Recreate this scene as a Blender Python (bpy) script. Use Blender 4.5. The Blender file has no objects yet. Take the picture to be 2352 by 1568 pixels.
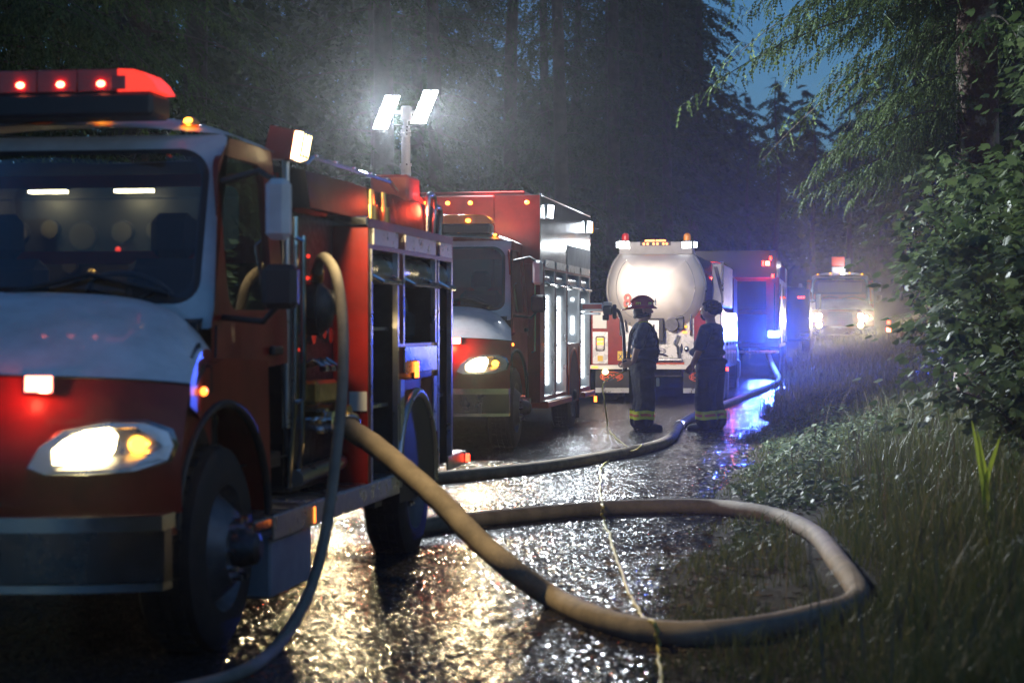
import bpy, bmesh, math, random
from mathutils import Vector, Matrix, noise as mnoise
R = math.radians
random.seed(7)
sc = bpy.context.scene
col = sc.collection

# ------------------------------------------------------------------ camera
CAM_H = 1.47
FPX, CX, CY = 4573.0, 1176.0, 784.0            # focal length in pixels of a 2352 px wide view
YAW, PIT = R(9.36), R(-0.43)
cam = bpy.data.cameras.new('camera')
cam.sensor_width = 36.0
cam.lens = 70.0
cam.clip_start = 0.1
cam.clip_end = 1500.0
cam.dof.use_dof = True
cam.dof.focus_distance = 27.0
cam.dof.aperture_fstop = 2.8
cam_o = bpy.data.objects.new('camera', cam)
col.objects.link(cam_o)
cam_o.location = (0, 0, CAM_H)
cam_o.rotation_euler = (R(90) + PIT, 0, YAW)
sc.camera = cam_o

# ------------------------------------------------------------------ dusk sky, exposure
world = bpy.data.worlds.new('World')
sc.world = world
world.use_nodes = True
wn = world.node_tree.nodes
wl = world.node_tree.links
wn.clear()
w_out = wn.new('ShaderNodeOutputWorld')
w_bg = wn.new('ShaderNodeBackground')
w_sky = wn.new('ShaderNodeTexSky')
w_sky.sky_type = 'NISHITA'
w_sky.sun_disc = False
w_sky.sun_elevation = R(9.0)
w_sky.sun_rotation = R(90)
w_sky.ozone_density = 6.0
w_bg.inputs['Strength'].default_value = 0.15
wl.new(w_sky.outputs[0], w_bg.inputs['Color'])
wl.new(w_bg.outputs[0], w_out.inputs['Surface'])

sc.view_settings.view_transform = 'Standard'
sc.view_settings.look = 'None'
sc.view_settings.gamma = 1.0
sc.view_settings.exposure = 0.0
sc.view_settings.use_curve_mapping = False
sc.render.engine = 'CYCLES'
cy = sc.cycles
cy.use_denoising = True
cy.denoiser = 'OPENIMAGEDENOISE'
cy.use_adaptive_sampling = True
cy.adaptive_threshold = 0.02
cy.max_bounces = 7
cy.diffuse_bounces = 2
cy.glossy_bounces = 3
cy.transmission_bounces = 4
cy.transparent_max_bounces = 12
cy.volume_bounces = 0
cy.caustics_reflective = False
cy.caustics_refractive = False
cy.sample_clamp_indirect = 4.0
cy.sample_clamp_direct = 0.0
cy.blur_glossy = 0.5
cy.use_light_tree = True

# ------------------------------------------------------------------ pixels to directions
_cp, _sp, _cyw, _syw = math.cos(PIT), math.sin(PIT), math.cos(YAW), math.sin(YAW)
FW = Vector((-_syw * _cp, _cyw * _cp, _sp))
RT = Vector((_cyw, _syw, 0))
UP = RT.cross(FW)
C0 = Vector((0, 0, CAM_H))
def ray(x, y):
    return FW + RT * ((x - CX) / FPX) - UP * ((y - CY) / FPX)
def onX(x, y, X):
    d = ray(x, y)
    return C0 + d * (X / d.x)
def onY(x, y, Y):
    d = ray(x, y)
    return C0 + d * (Y / d.y)

def smooth(a, b, t):
    t = max(0.0, min(1.0, (t - a) / (b - a)))
    return t * t * (3 - 2 * t)
def road_z(Y):
    if Y < 28:
        return -0.12 + 0.006 * (Y - 8)
    d = Y - 28
    return 0.006 * d + 0.0115 * max(0, d - 6) * smooth(0, 20, d - 6)
def road_edge(Y):
    return -1.0 - 0.012 * (Y - 10) + 0.10 * math.sin(Y * 0.9) + 0.06 * math.sin(Y * 2.3 + 1) + 0.35 * smooth(30, 70, Y)
ROAD_L = -7.4
def ground_z(X, Y):
    z = road_z(Y)
    e = road_edge(Y)
    if X > e:
        d = X - e
        z += 0.03 * smooth(0, .5, d) + 0.22 * smooth(0.5, 2.2, d) + 0.55 * max(0, d - 2.0) * smooth(2.0, 4.0, d) * (1 if d < 7 else 7 / d)
        z += 0.05 * mnoise.noise((X * .9, Y * .9, 3)) * smooth(0.1, .8, d)
    elif X < ROAD_L:
        d = ROAD_L - X
        z += -0.25 * smooth(0, 1.5, d) + 0.28 * max(0, d - 1.5) * (1 if d < 9 else 9 / d)
        z += 0.08 * mnoise.noise((X * .7, Y * .7, 8)) * smooth(0, 1, d)
    if Y > 88:
        z += 0.10 * (Y - 88) * smooth(88, 100, Y) if Y < 130 else 4.2
    return z
def on_ground(x, y, up=0.0):
    d = ray(x, y)
    t = 3.0
    while t < 130:
        p = C0 + d * t
        if p.z <= ground_z(p.x, p.y) + up:
            break
        t += 0.02
    return C0 + d * t

# ------------------------------------------------------------------ mesh builder
class MB:
    def __init__(s):
        s.v = []; s.f = []
    def add(s, vs, fs):
        o = len(s.v)
        s.v.extend([tuple(p) for p in vs])
        s.f.extend([tuple(i + o for i in f) for f in fs])
        return s
    def poly(s, pts):
        return s.add(pts, [tuple(range(len(pts)))])
    def box(s, x0, x1, y0, y1, z0, z1, bev=0.0, seg=1):
        if bev <= 0:
            vs = [(x, y, z) for x in (x0, x1) for y in (y0, y1) for z in (z0, z1)]
            return s.add(vs, [(0, 1, 3, 2), (4, 6, 7, 5), (0, 4, 5, 1), (2, 3, 7, 6), (0, 2, 6, 4), (1, 5, 7, 3)])
        bm = bmesh.new()
        bmesh.ops.create_cube(bm, size=1.0)
        for v in bm.verts:
            v.co = Vector(((x0 + x1) / 2 + v.co.x * (x1 - x0), (y0 + y1) / 2 + v.co.y * (y1 - y0), (z0 + z1) / 2 + v.co.z * (z1 - z0)))
        bmesh.ops.bevel(bm, geom=bm.edges[:], offset=bev, segments=seg, affect='EDGES', profile=0.5)
        bm.verts.index_update()
        s.add([v.co for v in bm.verts], [tuple(v.index for v in f.verts) for f in bm.faces])
        bm.free()
        return s
    def tube(s, path, r, n=10, caps=True, flat=1.0):
        pts = [Vector(p) for p in path]
        m = len(pts)
        rs = r if isinstance(r, (list, tuple)) else [r] * m
        vs, fs = [], []
        t0 = (pts[1] - pts[0]).normalized()
        a = Vector((0, 0, 1)) if abs(t0.z) < .9 else Vector((1, 0, 0))
        u = t0.cross(a).normalized()
        for i, p in enumerate(pts):
            t = (pts[min(i + 1, m - 1)] - pts[max(i - 1, 0)])
            t = t.normalized() if t.length > 1e-9 else t0
            u = (u - t * u.dot(t))
            u = u.normalized() if u.length > 1e-6 else t.orthogonal().normalized()
            w = t.cross(u)
            for k in range(n):
                an = 2 * math.pi * k / n
                q = p + (u * math.cos(an) + w * math.sin(an)) * rs[i]
                if flat != 1.0:
                    q = Vector((q.x, q.y, p.z + (q.z - p.z) * flat))
                vs.append(q)
        for i in range(m - 1):
            for k in range(n):
                k2 = (k + 1) % n
                fs.append((i * n + k, i * n + k2, (i + 1) * n + k2, (i + 1) * n + k))
        if caps:
            fs.append(tuple(range(n - 1, -1, -1)))
            fs.append(tuple((m - 1) * n + k for k in range(n)))
        return s.add(vs, fs)
    def cyl(s, p0, p1, r0, r1=None, n=16, caps=True):
        return s.tube([p0, p1], [r0, r0 if r1 is None else r1], n, caps)
    def prism(s, pts, axis, a, b):
        # pts: 2d outline in the two other axes (x: y,z / y: x,z / z: x,y)
        n = len(pts)
        def P(p, c):
            return (c, p[0], p[1]) if axis == 'x' else ((p[0], c, p[1]) if axis == 'y' else (p[0], p[1], c))
        vs = [P(p, a) for p in pts] + [P(p, b) for p in pts]
        fs = [tuple(range(n)), tuple(range(2 * n - 1, n - 1, -1))]
        for i in range(n):
            j = (i + 1) % n
            fs.append((i, j, n + j, n + i))
        return s.add(vs, fs)
    def grid(s, fn, nu, nv):
        vs = [fn(i / nu, j / nv) for j in range(nv + 1) for i in range(nu + 1)]
        fs = []
        for j in range(nv):
            for i in range(nu):
                a = j * (nu + 1) + i
                fs.append((a, a + 1, a + nu + 2, a + nu + 1))
        return s.add(vs, fs)
    def ring(s, outer, inner):
        n = len(outer)
        fs = []
        for i in range(n):
            j = (i + 1) % n
            fs.append((i, j, n + j, n + i))
        return s.add(list(outer) + list(inner), fs)
    def ball(s, c, rx, ry=None, rz=None, nu=14, nv=8, half=False):
        ry = rx if ry is None else ry
        rz = rx if rz is None else rz
        c = Vector(c)
        vs, fs = [], []
        for j in range(nv + 1):
            th = (math.pi / 2 if half else math.pi) * j / nv
            for i in range(nu):
                ph = 2 * math.pi * i / nu
                vs.append((c.x + rx * math.sin(th) * math.cos(ph), c.y + ry * math.sin(th) * math.sin(ph), c.z + rz * math.cos(th)))
        for j in range(nv):
            for i in range(nu):
                i2 = (i + 1) % nu
                fs.append((j * nu + i, (j + 1) * nu + i, (j + 1) * nu + i2, j * nu + i2))
        return s.add(vs, fs)
    def torus(s, c, axis, r, rr, n=24, k=8, a0=0.0, a1=2 * math.pi):
        c = Vector(c)
        ax = {'x': (Vector((0, 1, 0)), Vector((0, 0, 1))), 'y': (Vector((1, 0, 0)), Vector((0, 0, 1))), 'z': (Vector((1, 0, 0)), Vector((0, 1, 0)))}[axis]
        pts = [c + ax[0] * (r * math.cos(a0 + (a1 - a0) * i / n)) + ax[1] * (r * math.sin(a0 + (a1 - a0) * i / n)) for i in range(n + 1)]
        return s.tube(pts, rr, k)
    def build(s, name, mat, parent=None, smooth=None, fix=True, **props):
        me = bpy.data.meshes.new(name)
        me.from_pydata(s.v, [], s.f)
        if fix:
            bm = bmesh.new(); bm.from_mesh(me)
            bmesh.ops.remove_doubles(bm, verts=bm.verts, dist=1e-5)
            bmesh.ops.recalc_face_normals(bm, faces=bm.faces)
            bm.to_mesh(me); bm.free()
        if smooth:
            me.shade_smooth()
            me.set_sharp_from_angle(angle=R(smooth))
        me.update()
        o = bpy.data.objects.new(name, me)
        col.objects.link(o)
        if mat: me.materials.append(mat)
        if parent: o.parent = parent
        for k, v in props.items(): o[k] = v
        return o

def thing(name, label, cat, loc=(0, 0, 0), rz=0.0, group=None):
    o = bpy.data.objects.new(name, None)
    o.empty_display_size = 0.2
    col.objects.link(o)
    o.location = loc
    o.rotation_euler = (0, 0, rz)
    o['label'] = label; o['category'] = cat
    if group: o['group'] = group
    return o
def tag(o, label, cat, group=None):
    o['label'] = label; o['category'] = cat
    if group: o['group'] = group
    return o
def bx(name, mat, parent, *a, bev=0.0, **k):
    return MB().box(*a, bev=bev).build(name, mat, parent, **k)
def copy_tree(o, parent=None):
    c = o.copy(); col.objects.link(c)
    if parent: c.parent = parent
    for ch in o.children: copy_tree(ch, c)
    return c
def lamp(name, kind, loc, parent, color, energy, radius=0.03, aim=None, spot=120, blend=0.6, size=None):
    d = bpy.data.lights.new(name, kind)
    d.color = color; d.energy = energy
    if kind in ('POINT', 'SPOT'): d.shadow_soft_size = radius
    if kind == 'SPOT':
        d.spot_size = R(spot); d.spot_blend = blend
    if kind == 'AREA':
        d.shape = 'RECTANGLE'; d.size, d.size_y = size
    o = bpy.data.objects.new(name, d)
    col.objects.link(o)
    o.location = loc
    if aim is not None:
        o.rotation_euler = Vector(aim).to_track_quat('-Z', 'Y').to_euler()
    if parent: o.parent = parent
    return o
def text(name, body, mat, parent, loc, size, rot, depth=0.002, bold=0.0, xs=1.0):
    cu = bpy.data.curves.new(name, 'FONT')
    cu.body = body; cu.size = size; cu.extrude = depth; cu.align_x = 'CENTER'; cu.align_y = 'CENTER'; cu.offset = bold
    t = bpy.data.objects.new(name, cu); col.objects.link(t)
    me = bpy.data.meshes.new_from_object(t)
    bpy.data.objects.remove(t)
    o = bpy.data.objects.new(name, me); col.objects.link(o)
    me.materials.clear(); me.materials.append(mat)
    o.location = loc; o.rotation_euler = rot; o.scale = (xs, 1, 1)
    if parent: o.parent = parent
    return o
def spline(pts, n=12):
    P = [Vector(p) for p in pts]
    out = []
    for i in range(len(P) - 1):
        p0, p1, p2, p3 = P[max(i - 1, 0)], P[i], P[i + 1], P[min(i + 2, len(P) - 1)]
        for k in range(n):
            t = k / n
            out.append(0.5 * ((2 * p1) + (p2 - p0) * t + (2 * p0 - 5 * p1 + 4 * p2 - p3) * t * t + (3 * p1 - p0 - 3 * p2 + p3) * t ** 3))
    out.append(P[-1])
    return out
def rrect(x0, x1, z0, z1, r, n=5):
    pts = []
    for cx_, cz_, a0 in ((x1 - r, z1 - r, 0), (x0 + r, z1 - r, 90), (x0 + r, z0 + r, 180), (x1 - r, z0 + r, 270)):
        for i in range(n + 1):
            a = R(a0 + 90 * i / n)
            pts.append((cx_ + r * math.cos(a), cz_ + r * math.sin(a)))
    return pts

# ------------------------------------------------------------------ materials
def pm(name, c, rough=0.5, metal=0.0, coat=0.0, spec=0.5, var=0.0, vscale=6.0, bump=0.0, bscale=60.0, rvar=0.0, trans=0.0, c2=None, sheen=0.0, bdist=0.01):
    m = bpy.data.materials.new(name); m.use_nodes = True
    nt = m.node_tree; b = nt.nodes['Principled BSDF']
    b.inputs['Base Color'].default_value = (*c, 1)
    b.inputs['Roughness'].default_value = rough
    b.inputs['Metallic'].default_value = metal
    b.inputs['Coat Weight'].default_value = coat
    b.inputs['Coat Roughness'].default_value = 0.08
    b.inputs['Specular IOR Level'].default_value = spec
    if sheen: b.inputs['Sheen Weight'].default_value = sheen
    if var or rvar or c2:
        tc = nt.nodes.new('ShaderNodeTexCoord')
        nz = nt.nodes.new('ShaderNodeTexNoise'); nz.inputs['Scale'].default_value = vscale; nz.inputs['Detail'].default_value = 6; nz.inputs['Roughness'].default_value = .65
        nt.links.new(tc.outputs['Object'], nz.inputs['Vector'])
        if var or c2:
            mx = nt.nodes.new('ShaderNodeMix'); mx.data_type = 'RGBA'
            mp = nt.nodes.new('ShaderNodeMapRange'); mp.inputs['From Min'].default_value = .35; mp.inputs['From Max'].default_value = .65
            nt.links.new(nz.outputs['Fac'], mp.inputs['Value'])
            d = c2 if c2 else tuple(x * (1 - var) for x in c)
            mx.inputs['A'].default_value = (*c, 1); mx.inputs['B'].default_value = (*d, 1)
            nt.links.new(mp.outputs['Result'], mx.inputs['Factor'])
            nt.links.new(mx.outputs['Result'], b.inputs['Base Color'])
        if rvar:
            mr = nt.nodes.new('ShaderNodeMapRange'); mr.inputs['From Min'].default_value = .3; mr.inputs['From Max'].default_value = .7
            mr.inputs['To Min'].default_value = max(0.02, rough - rvar); mr.inputs['To Max'].default_value = rough + rvar
            nt.links.new(nz.outputs['Fac'], mr.inputs['Value']); nt.links.new(mr.outputs['Result'], b.inputs['Roughness'])
    if bump:
        tc2 = nt.nodes.new('ShaderNodeTexCoord')
        n2 = nt.nodes.new('ShaderNodeTexNoise'); n2.inputs['Scale'].default_value = bscale; n2.inputs['Detail'].default_value = 4
        bp = nt.nodes.new('ShaderNodeBump'); bp.inputs['Strength'].default_value = bump; bp.inputs['Distance'].default_value = bdist
        nt.links.new(tc2.outputs['Object'], n2.inputs['Vector']); nt.links.new(n2.outputs['Fac'], bp.inputs['Height']); nt.links.new(bp.outputs['Normal'], b.inputs['Normal'])
    return m
def em(name, c, strength, sample=False):
    m = bpy.data.materials.new(name); m.use_nodes = True
    b = m.node_tree.nodes['Principled BSDF']
    b.inputs['Base Color'].default_value = (*[min(1, x) * .5 for x in c], 1)
    b.inputs['Emission Color'].default_value = (*c, 1)
    b.inputs['Emission Strength'].default_value = strength
    b.inputs['Roughness'].default_value = 0.3
    if not sample: m.cycles.emission_sampling = 'NONE'
    return m
def glassy(name, tint=(.8, .85, .9), gloss=0.12, rough=0.02):
    m = bpy.data.materials.new(name); m.use_nodes = True
    nt = m.node_tree; nt.nodes.clear()
    o = nt.nodes.new('ShaderNodeOutputMaterial'); t = nt.nodes.new('ShaderNodeBsdfTransparent'); g = nt.nodes.new('ShaderNodeBsdfGlossy')
    mx = nt.nodes.new('ShaderNodeMixShader'); fr = nt.nodes.new('ShaderNodeFresnel'); fr.inputs['IOR'].default_value = 1.5
    ad = nt.nodes.new('ShaderNodeMath'); ad.operation = 'MULTIPLY_ADD'; ad.inputs[1].default_value = 1.0; ad.inputs[2].default_value = gloss * .3; ad.use_clamp = True
    t.inputs['Color'].default_value = (*tint, 1); g.inputs['Roughness'].default_value = rough
    nt.links.new(fr.outputs[0], ad.inputs[0]); nt.links.new(ad.outputs[0], mx.inputs[0])
    nt.links.new(t.outputs[0], mx.inputs[1]); nt.links.new(g.outputs[0], mx.inputs[2]); nt.links.new(mx.outputs[0], o.inputs['Surface'])
    return m
def leafmat(name, c, c2, trans=0.35, rough=0.45, vs=1.5, spec=.4):
    m = bpy.data.materials.new(name); m.use_nodes = True
    nt = m.node_tree; b = nt.nodes['Principled BSDF']; o = nt.nodes['Material Output']
    ge = nt.nodes.new('ShaderNodeNewGeometry')
    tc = nt.nodes.new('ShaderNodeTexCoord'); nz = nt.nodes.new('ShaderNodeTexNoise'); nz.inputs['Scale'].default_value = vs; nz.inputs['Detail'].default_value = 3
    nt.links.new(tc.outputs['Object'], nz.inputs['Vector'])
    ad = nt.nodes.new('ShaderNodeMath'); ad.operation = 'ADD'
    sb = nt.nodes.new('ShaderNodeMath'); sb.operation = 'SUBTRACT'; sb.inputs[1].default_value = .5; sb.use_clamp = True
    nt.links.new(ge.outputs['Random Per Island'], ad.inputs[0]); nt.links.new(nz.outputs['Fac'], ad.inputs[1]); nt.links.new(ad.outputs[0], sb.inputs[0])
    mx = nt.nodes.new('ShaderNodeMix'); mx.data_type = 'RGBA'; mx.inputs['A'].default_value = (*c, 1); mx.inputs['B'].default_value = (*c2, 1)
    nt.links.new(sb.outputs[0], mx.inputs['Factor'])
    nt.links.new(mx.outputs['Result'], b.inputs['Base Color'])
    b.inputs['Roughness'].default_value = rough; b.inputs['Specular IOR Level'].default_value = spec
    tl = nt.nodes.new('ShaderNodeBsdfTranslucent'); nt.links.new(mx.outputs['Result'], tl.inputs['Color'])
    ms = nt.nodes.new('ShaderNodeMixShader'); ms.inputs[0].default_value = trans
    nt.links.new(b.outputs[0], ms.inputs[1]); nt.links.new(tl.outputs[0], ms.inputs[2]); nt.links.new(ms.outputs[0], o.inputs['Surface'])
    return m

M = {}
M['red'] = pm('red_paint', (.30, .016, .012), .36, coat=.08, spec=.3, var=.45, vscale=2.2, rvar=.06)
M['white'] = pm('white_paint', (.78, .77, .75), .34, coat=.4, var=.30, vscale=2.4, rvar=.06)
M['black'] = pm('black_paint', (.018, .018, .02), .18, coat=.7, rvar=.06, vscale=5)
M['plastic'] = pm('black_plastic', (.022, .022, .023), .5, bump=.15, bscale=300)
M['rubber'] = pm('tyre_rubber', (.02, .02, .021), .7, var=.4, vscale=12, bump=.3, bscale=80)
M['chrome'] = pm('chrome', (.75, .75, .76), .14, 1.0, rvar=.05)
M['alu'] = pm('aluminium', (.58, .58, .58), .32, 1.0, var=.15, rvar=.1, vscale=8)
M['grey'] = pm('grey_paint', (.30, .30, .31), .5, var=.15, vscale=7, rvar=.08)
M['locker'] = pm('locker_interior', (.60, .62, .63), .55, var=.12, vscale=9)
M['steel'] = pm('dark_steel', (.10, .10, .11), .45, .8, var=.4, vscale=20, rvar=.1)
M['brass'] = pm('brass', (.62, .42, .14), .3, 1.0, var=.3, vscale=25)
M['wrim'] = pm('wheel_rim', (.16, .16, .165), .5, .6, var=.3, vscale=12)
M['glass'] = glassy('window_glass')
M['lens'] = glassy('lamp_lens', (.95, .95, .93), .1)
M['seat'] = pm('seat_fabric', (.035, .035, .04), .85)
M['tan'] = pm('tan_gear', (.45, .27, .07), .8, var=.5, vscale=9)
M['olive'] = pm('dark_gear', (.05, .055, .05), .8, var=.5, vscale=6)
M['tarp'] = pm('dark_tarp', (.015, .016, .018), .55, var=.3, vscale=4, bump=.5, bscale=7)
M['hose'] = pm('tan_hose_jacket', (.30, .235, .155), .8, var=.45, vscale=5, bump=.35, bscale=160)
M['hosegrey'] = pm('grey_hose_jacket', (.30, .26, .20), .8, var=.35, vscale=6, bump=.35, bscale=160)
M['cord'] = pm('yellow_cord', (.62, .52, .12), .6, var=.3, vscale=8)
M['skin'] = pm('skin', (.42, .24, .17), .5)
M['shirt'] = pm('navy_cotton', (.030, .042, .085), .9, var=.3, vscale=14, sheen=.2, bump=.8, bscale=10, bdist=.06)
M['pants'] = pm('black_turnout', (.020, .020, .022), .85, var=.35, vscale=10, bump=.9, bscale=8, bdist=.07)
M['boot'] = pm('boot_rubber', (.016, .016, .017), .5, var=.4, vscale=20)
M['lime'] = pm('lime_trim', (.78, .82, .04), .6)
M['orange'] = pm('orange_trim', (.85, .25, .06), .6)
M['helmet'] = pm('red_helmet', (.40, .03, .02), .25, coat=.8)
M['hair'] = pm('dark_hair', (.02, .016, .014), .6, var=.4, vscale=40)
M['plate'] = pm('yellow_plate', (.75, .48, .05), .5)
M['navy'] = pm('navy_print', (.02, .03, .10), .6)
M['redrefl'] = pm('red_reflective', (.62, .10, .06), .4, coat=.3)
M['whiterefl'] = pm('white_reflective', (.75, .72, .66), .4, coat=.3)
M['amberlens'] = pm('amber_lens', (.85, .30, .02), .2, coat=.6)
M['redlens'] = pm('red_lens', (.6, .02, .015), .2, coat=.6)
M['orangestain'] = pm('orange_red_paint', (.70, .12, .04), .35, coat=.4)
M['board'] = pm('composite_board', (.45, .43, .40), .6, var=.2)
M['bumper'] = pm('bumper_steel', (.16, .16, .17), .24, 1.0, rvar=.08, vscale=5)
# diamond tread plate
def tread(name, c):
    m = pm(name, c, .28, 1.0, rvar=.08, vscale=6)
    nt = m.node_tree; b = nt.nodes['Principled BSDF']
    tc = nt.nodes.new('ShaderNodeTexCoord'); mp = nt.nodes.new('ShaderNodeMapping'); mp.inputs['Rotation'].default_value = (R(45), R(45), R(45)); mp.inputs['Scale'].default_value = (30, 30, 30)
    ch = nt.nodes.new('ShaderNodeTexBrick'); ch.inputs['Scale'].default_value = 1.0; ch.inputs['Mortar Size'].default_value = .12; ch.inputs['Color1'].default_value = (1, 1, 1, 1); ch.inputs['Color2'].default_value = (.2, .2, .2, 1); ch.inputs['Mortar'].default_value = (0, 0, 0, 1)
    bp = nt.nodes.new('ShaderNodeBump'); bp.inputs['Strength'].default_value = .6; bp.inputs['Distance'].default_value = .01
    nt.links.new(tc.outputs['Object'], mp.inputs[0]); nt.links.new(mp.outputs[0], ch.inputs[0]); nt.links.new(ch.outputs['Color'], bp.inputs['Height']); nt.links.new(bp.outputs['Normal'], b.inputs['Normal'])
    return m
M['tread'] = tread('diamond_plate', (.62, .62, .62))
M['treadpale'] = tread('pale_tread_plate', (.80, .78, .76))
M['treadpale'].node_tree.nodes['Principled BSDF'].inputs['Metallic'].default_value = .35
# brushed stainless tank end
def brushed():
    m = pm('brushed_stainless', (.80, .75, .70), .4, .75)
    nt = m.node_tree; b = nt.nodes['Principled BSDF']
    tc = nt.nodes.new('ShaderNodeTexCoord')
    mp = nt.nodes.new('ShaderNodeMapping'); mp.inputs['Location'].default_value = (0, 0, -2.0)
    gr = nt.nodes.new('ShaderNodeTexWave'); gr.wave_type = 'RINGS'; gr.rings_direction = 'Y'; gr.inputs['Scale'].default_value = 9; gr.inputs['Distortion'].default_value = 6; gr.inputs['Detail'].default_value = 4; gr.inputs['Detail Scale'].default_value = 2
    nz = nt.nodes.new('ShaderNodeTexNoise'); nz.inputs['Scale'].default_value = 5; nz.inputs['Detail'].default_value = 7
    mr = nt.nodes.new('ShaderNodeMapRange'); mr.inputs['From Min'].default_value = .3; mr.inputs['From Max'].default_value = .7; mr.inputs['To Min'].default_value = .40; mr.inputs['To Max'].default_value = .58
    nt.links.new(tc.outputs['Object'], nz.inputs[0]); nt.links.new(nz.outputs['Fac'], mr.inputs['Value']); nt.links.new(mr.outputs['Result'], b.inputs['Roughness'])
    return m
M['tank'] = brushed()
# what gives off light
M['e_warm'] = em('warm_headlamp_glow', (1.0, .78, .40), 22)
M['e_warm_lo'] = em('warm_lamp_glow', (1.0, .74, .32), 7)
M['e_white'] = em('white_led_glow', (.86, .93, 1.0), 14)
M['e_strip'] = em('white_strip_glow', (.86, .93, 1.0), 9)
M['e_flood'] = em('flood_panel_glow', (.88, .95, 1.0), 14)
M['e_red'] = em('red_lamp_glow', (1.0, .05, .02), 9)
M['e_redhot'] = em('red_flasher_glow', (1.0, .18, .09), 16)
M['e_redlo'] = em('red_dome_glow', (1.0, .045, .025), 1.4)
M['e_amber'] = em('amber_lamp_glow', (1.0, .42, .04), 8)
M['e_orange'] = em('orange_marker_glow', (1.0, .22, .03), 5)
M['e_blue'] = em('blue_lamp_glow', (.25, .50, 1.0), 60)
M['e_green'] = em('green_indicator_glow', (.05, .8, .3), 1.2)
M['e_teal'] = em('teal_indicator_glow', (.05, .6, .7), 1.2)
M['e_yel'] = em('yellow_indicator_glow', (1.0, .55, .05), 1.6)
M['e_dial'] = pm('gauge_face', (.10, .09, .07), .4)

# ================================================================== the setting
def asphalt():
    m = bpy.data.materials.new('wet_asphalt'); m.use_nodes = True
    nt = m.node_tree; b = nt.nodes['Principled BSDF']; N = nt.nodes.new; L = nt.links.new
    tc = N('ShaderNodeTexCoord')
    big = N('ShaderNodeTexNoise'); big.inputs['Scale'].default_value = .55; big.inputs['Detail'].default_value = 7; big.inputs['Roughness'].default_value = .62
    mid = N('ShaderNodeTexNoise'); mid.inputs['Scale'].default_value = 7; mid.inputs['Detail'].default_value = 4
    vor = N('ShaderNodeTexVoronoi'); vor.inputs['Scale'].default_value = 78; vor.inputs['Randomness'].default_value = 1
    vor2 = N('ShaderNodeTexVoronoi'); vor2.inputs['Scale'].default_value = 62; vor2.inputs['Randomness'].default_value = 1; vor2.feature = 'F1'
    fine = N('ShaderNodeTexNoise'); fine.inputs['Scale'].default_value = 70; fine.inputs['Detail'].default_value = 3
    for n in (big, mid, vor, fine, vor2): L(tc.outputs['Object'], n.inputs['Vector'])
    # colour: dark aggregate with a few paler stones
    mx = N('ShaderNodeMix'); mx.data_type = 'RGBA'; mx.inputs['A'].default_value = (.016, .016, .017, 1); mx.inputs['B'].default_value = (.052, .050, .048, 1)
    ra = N('ShaderNodeMapRange'); ra.inputs['From Min'].default_value = .2; ra.inputs['From Max'].default_value = 1.0
    sp = N('ShaderNodeSeparateColor'); L(vor.outputs['Color'], sp.inputs[0]); L(sp.outputs[0], ra.inputs['Value']); L(ra.outputs['Result'], mx.inputs['Factor'])
    mud = N('ShaderNodeMix'); mud.data_type = 'RGBA'; mud.inputs['B'].default_value = (.030, .024, .018, 1)
    rb = N('ShaderNodeMapRange'); rb.inputs['From Min'].default_value = .5; rb.inputs['From Max'].default_value = .7; L(mid.outputs['Fac'], rb.inputs['Value'])
    L(rb.outputs['Result'], mud.inputs['Factor']); L(mx.outputs['Result'], mud.inputs['A']); L(mud.outputs['Result'], b.inputs['Base Color'])
    # wet film: puddled where the large noise is low
    rr = N('ShaderNodeMapRange'); rr.inputs['From Min'].default_value = .36; rr.inputs['From Max'].default_value = .62; rr.inputs['To Min'].default_value = .10; rr.inputs['To Max'].default_value = .22
    L(big.outputs['Fac'], rr.inputs['Value']); L(rr.outputs['Result'], b.inputs['Roughness'])
    b.inputs['Specular IOR Level'].default_value = .18
    # each wet stone is a small facet tilted its own way
    vb = N('ShaderNodeTexVoronoi'); vb.inputs['Scale'].default_value = 19; L(tc.outputs['Object'], vb.inputs['Vector'])
    def tilt(src, k):
        a = N('ShaderNodeVectorMath'); a.operation = 'SUBTRACT'; a.inputs[1].default_value = (.5, .5, .5); L(src, a.inputs[0])
        b_ = N('ShaderNodeVectorMath'); b_.operation = 'MULTIPLY'; b_.inputs[1].default_value = (k, k, 0); L(a.outputs[0], b_.inputs[0])
        return b_
    t1 = tilt(vor.outputs['Color'], 1.0); t2 = tilt(vb.outputs['Color'], .08); t3 = tilt(mid.outputs['Color'], .16)
    st = N('ShaderNodeMapRange'); st.inputs['From Min'].default_value = .34; st.inputs['From Max'].default_value = .52; st.inputs['To Min'].default_value = .6; st.inputs['To Max'].default_value = 1.0
    L(big.outputs['Fac'], st.inputs['Value'])
    a1 = N('ShaderNodeVectorMath'); a1.operation = 'ADD'; L(t1.outputs[0], a1.inputs[0]); L(t2.outputs[0], a1.inputs[1])
    a3 = N('ShaderNodeVectorMath'); a3.operation = 'ADD'; L(a1.outputs[0], a3.inputs[0]); L(t3.outputs[0], a3.inputs[1])
    sc_ = N('ShaderNodeVectorMath'); sc_.operation = 'SCALE'; L(a3.outputs[0], sc_.inputs[0]); L(st.outputs['Result'], sc_.inputs['Scale'])
    ge = N('ShaderNodeNewGeometry')
    a2 = N('ShaderNodeVectorMath'); a2.operation = 'ADD'; L(sc_.outputs[0], a2.inputs[0]); L(ge.outputs['Normal'], a2.inputs[1])
    nm = N('ShaderNodeVectorMath'); nm.operation = 'NORMALIZE'; L(a2.outputs[0], nm.inputs[0])
    L(nm.outputs[0], b.inputs['Normal'])
    return m
M['asphalt'] = asphalt()
M['soil'] = pm('verge_soil', (.020, .016, .011), .95, spec=.15, var=.5, vscale=14, c2=(.034, .030, .016), bump=.6, bscale=40, bdist=.03)

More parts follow.
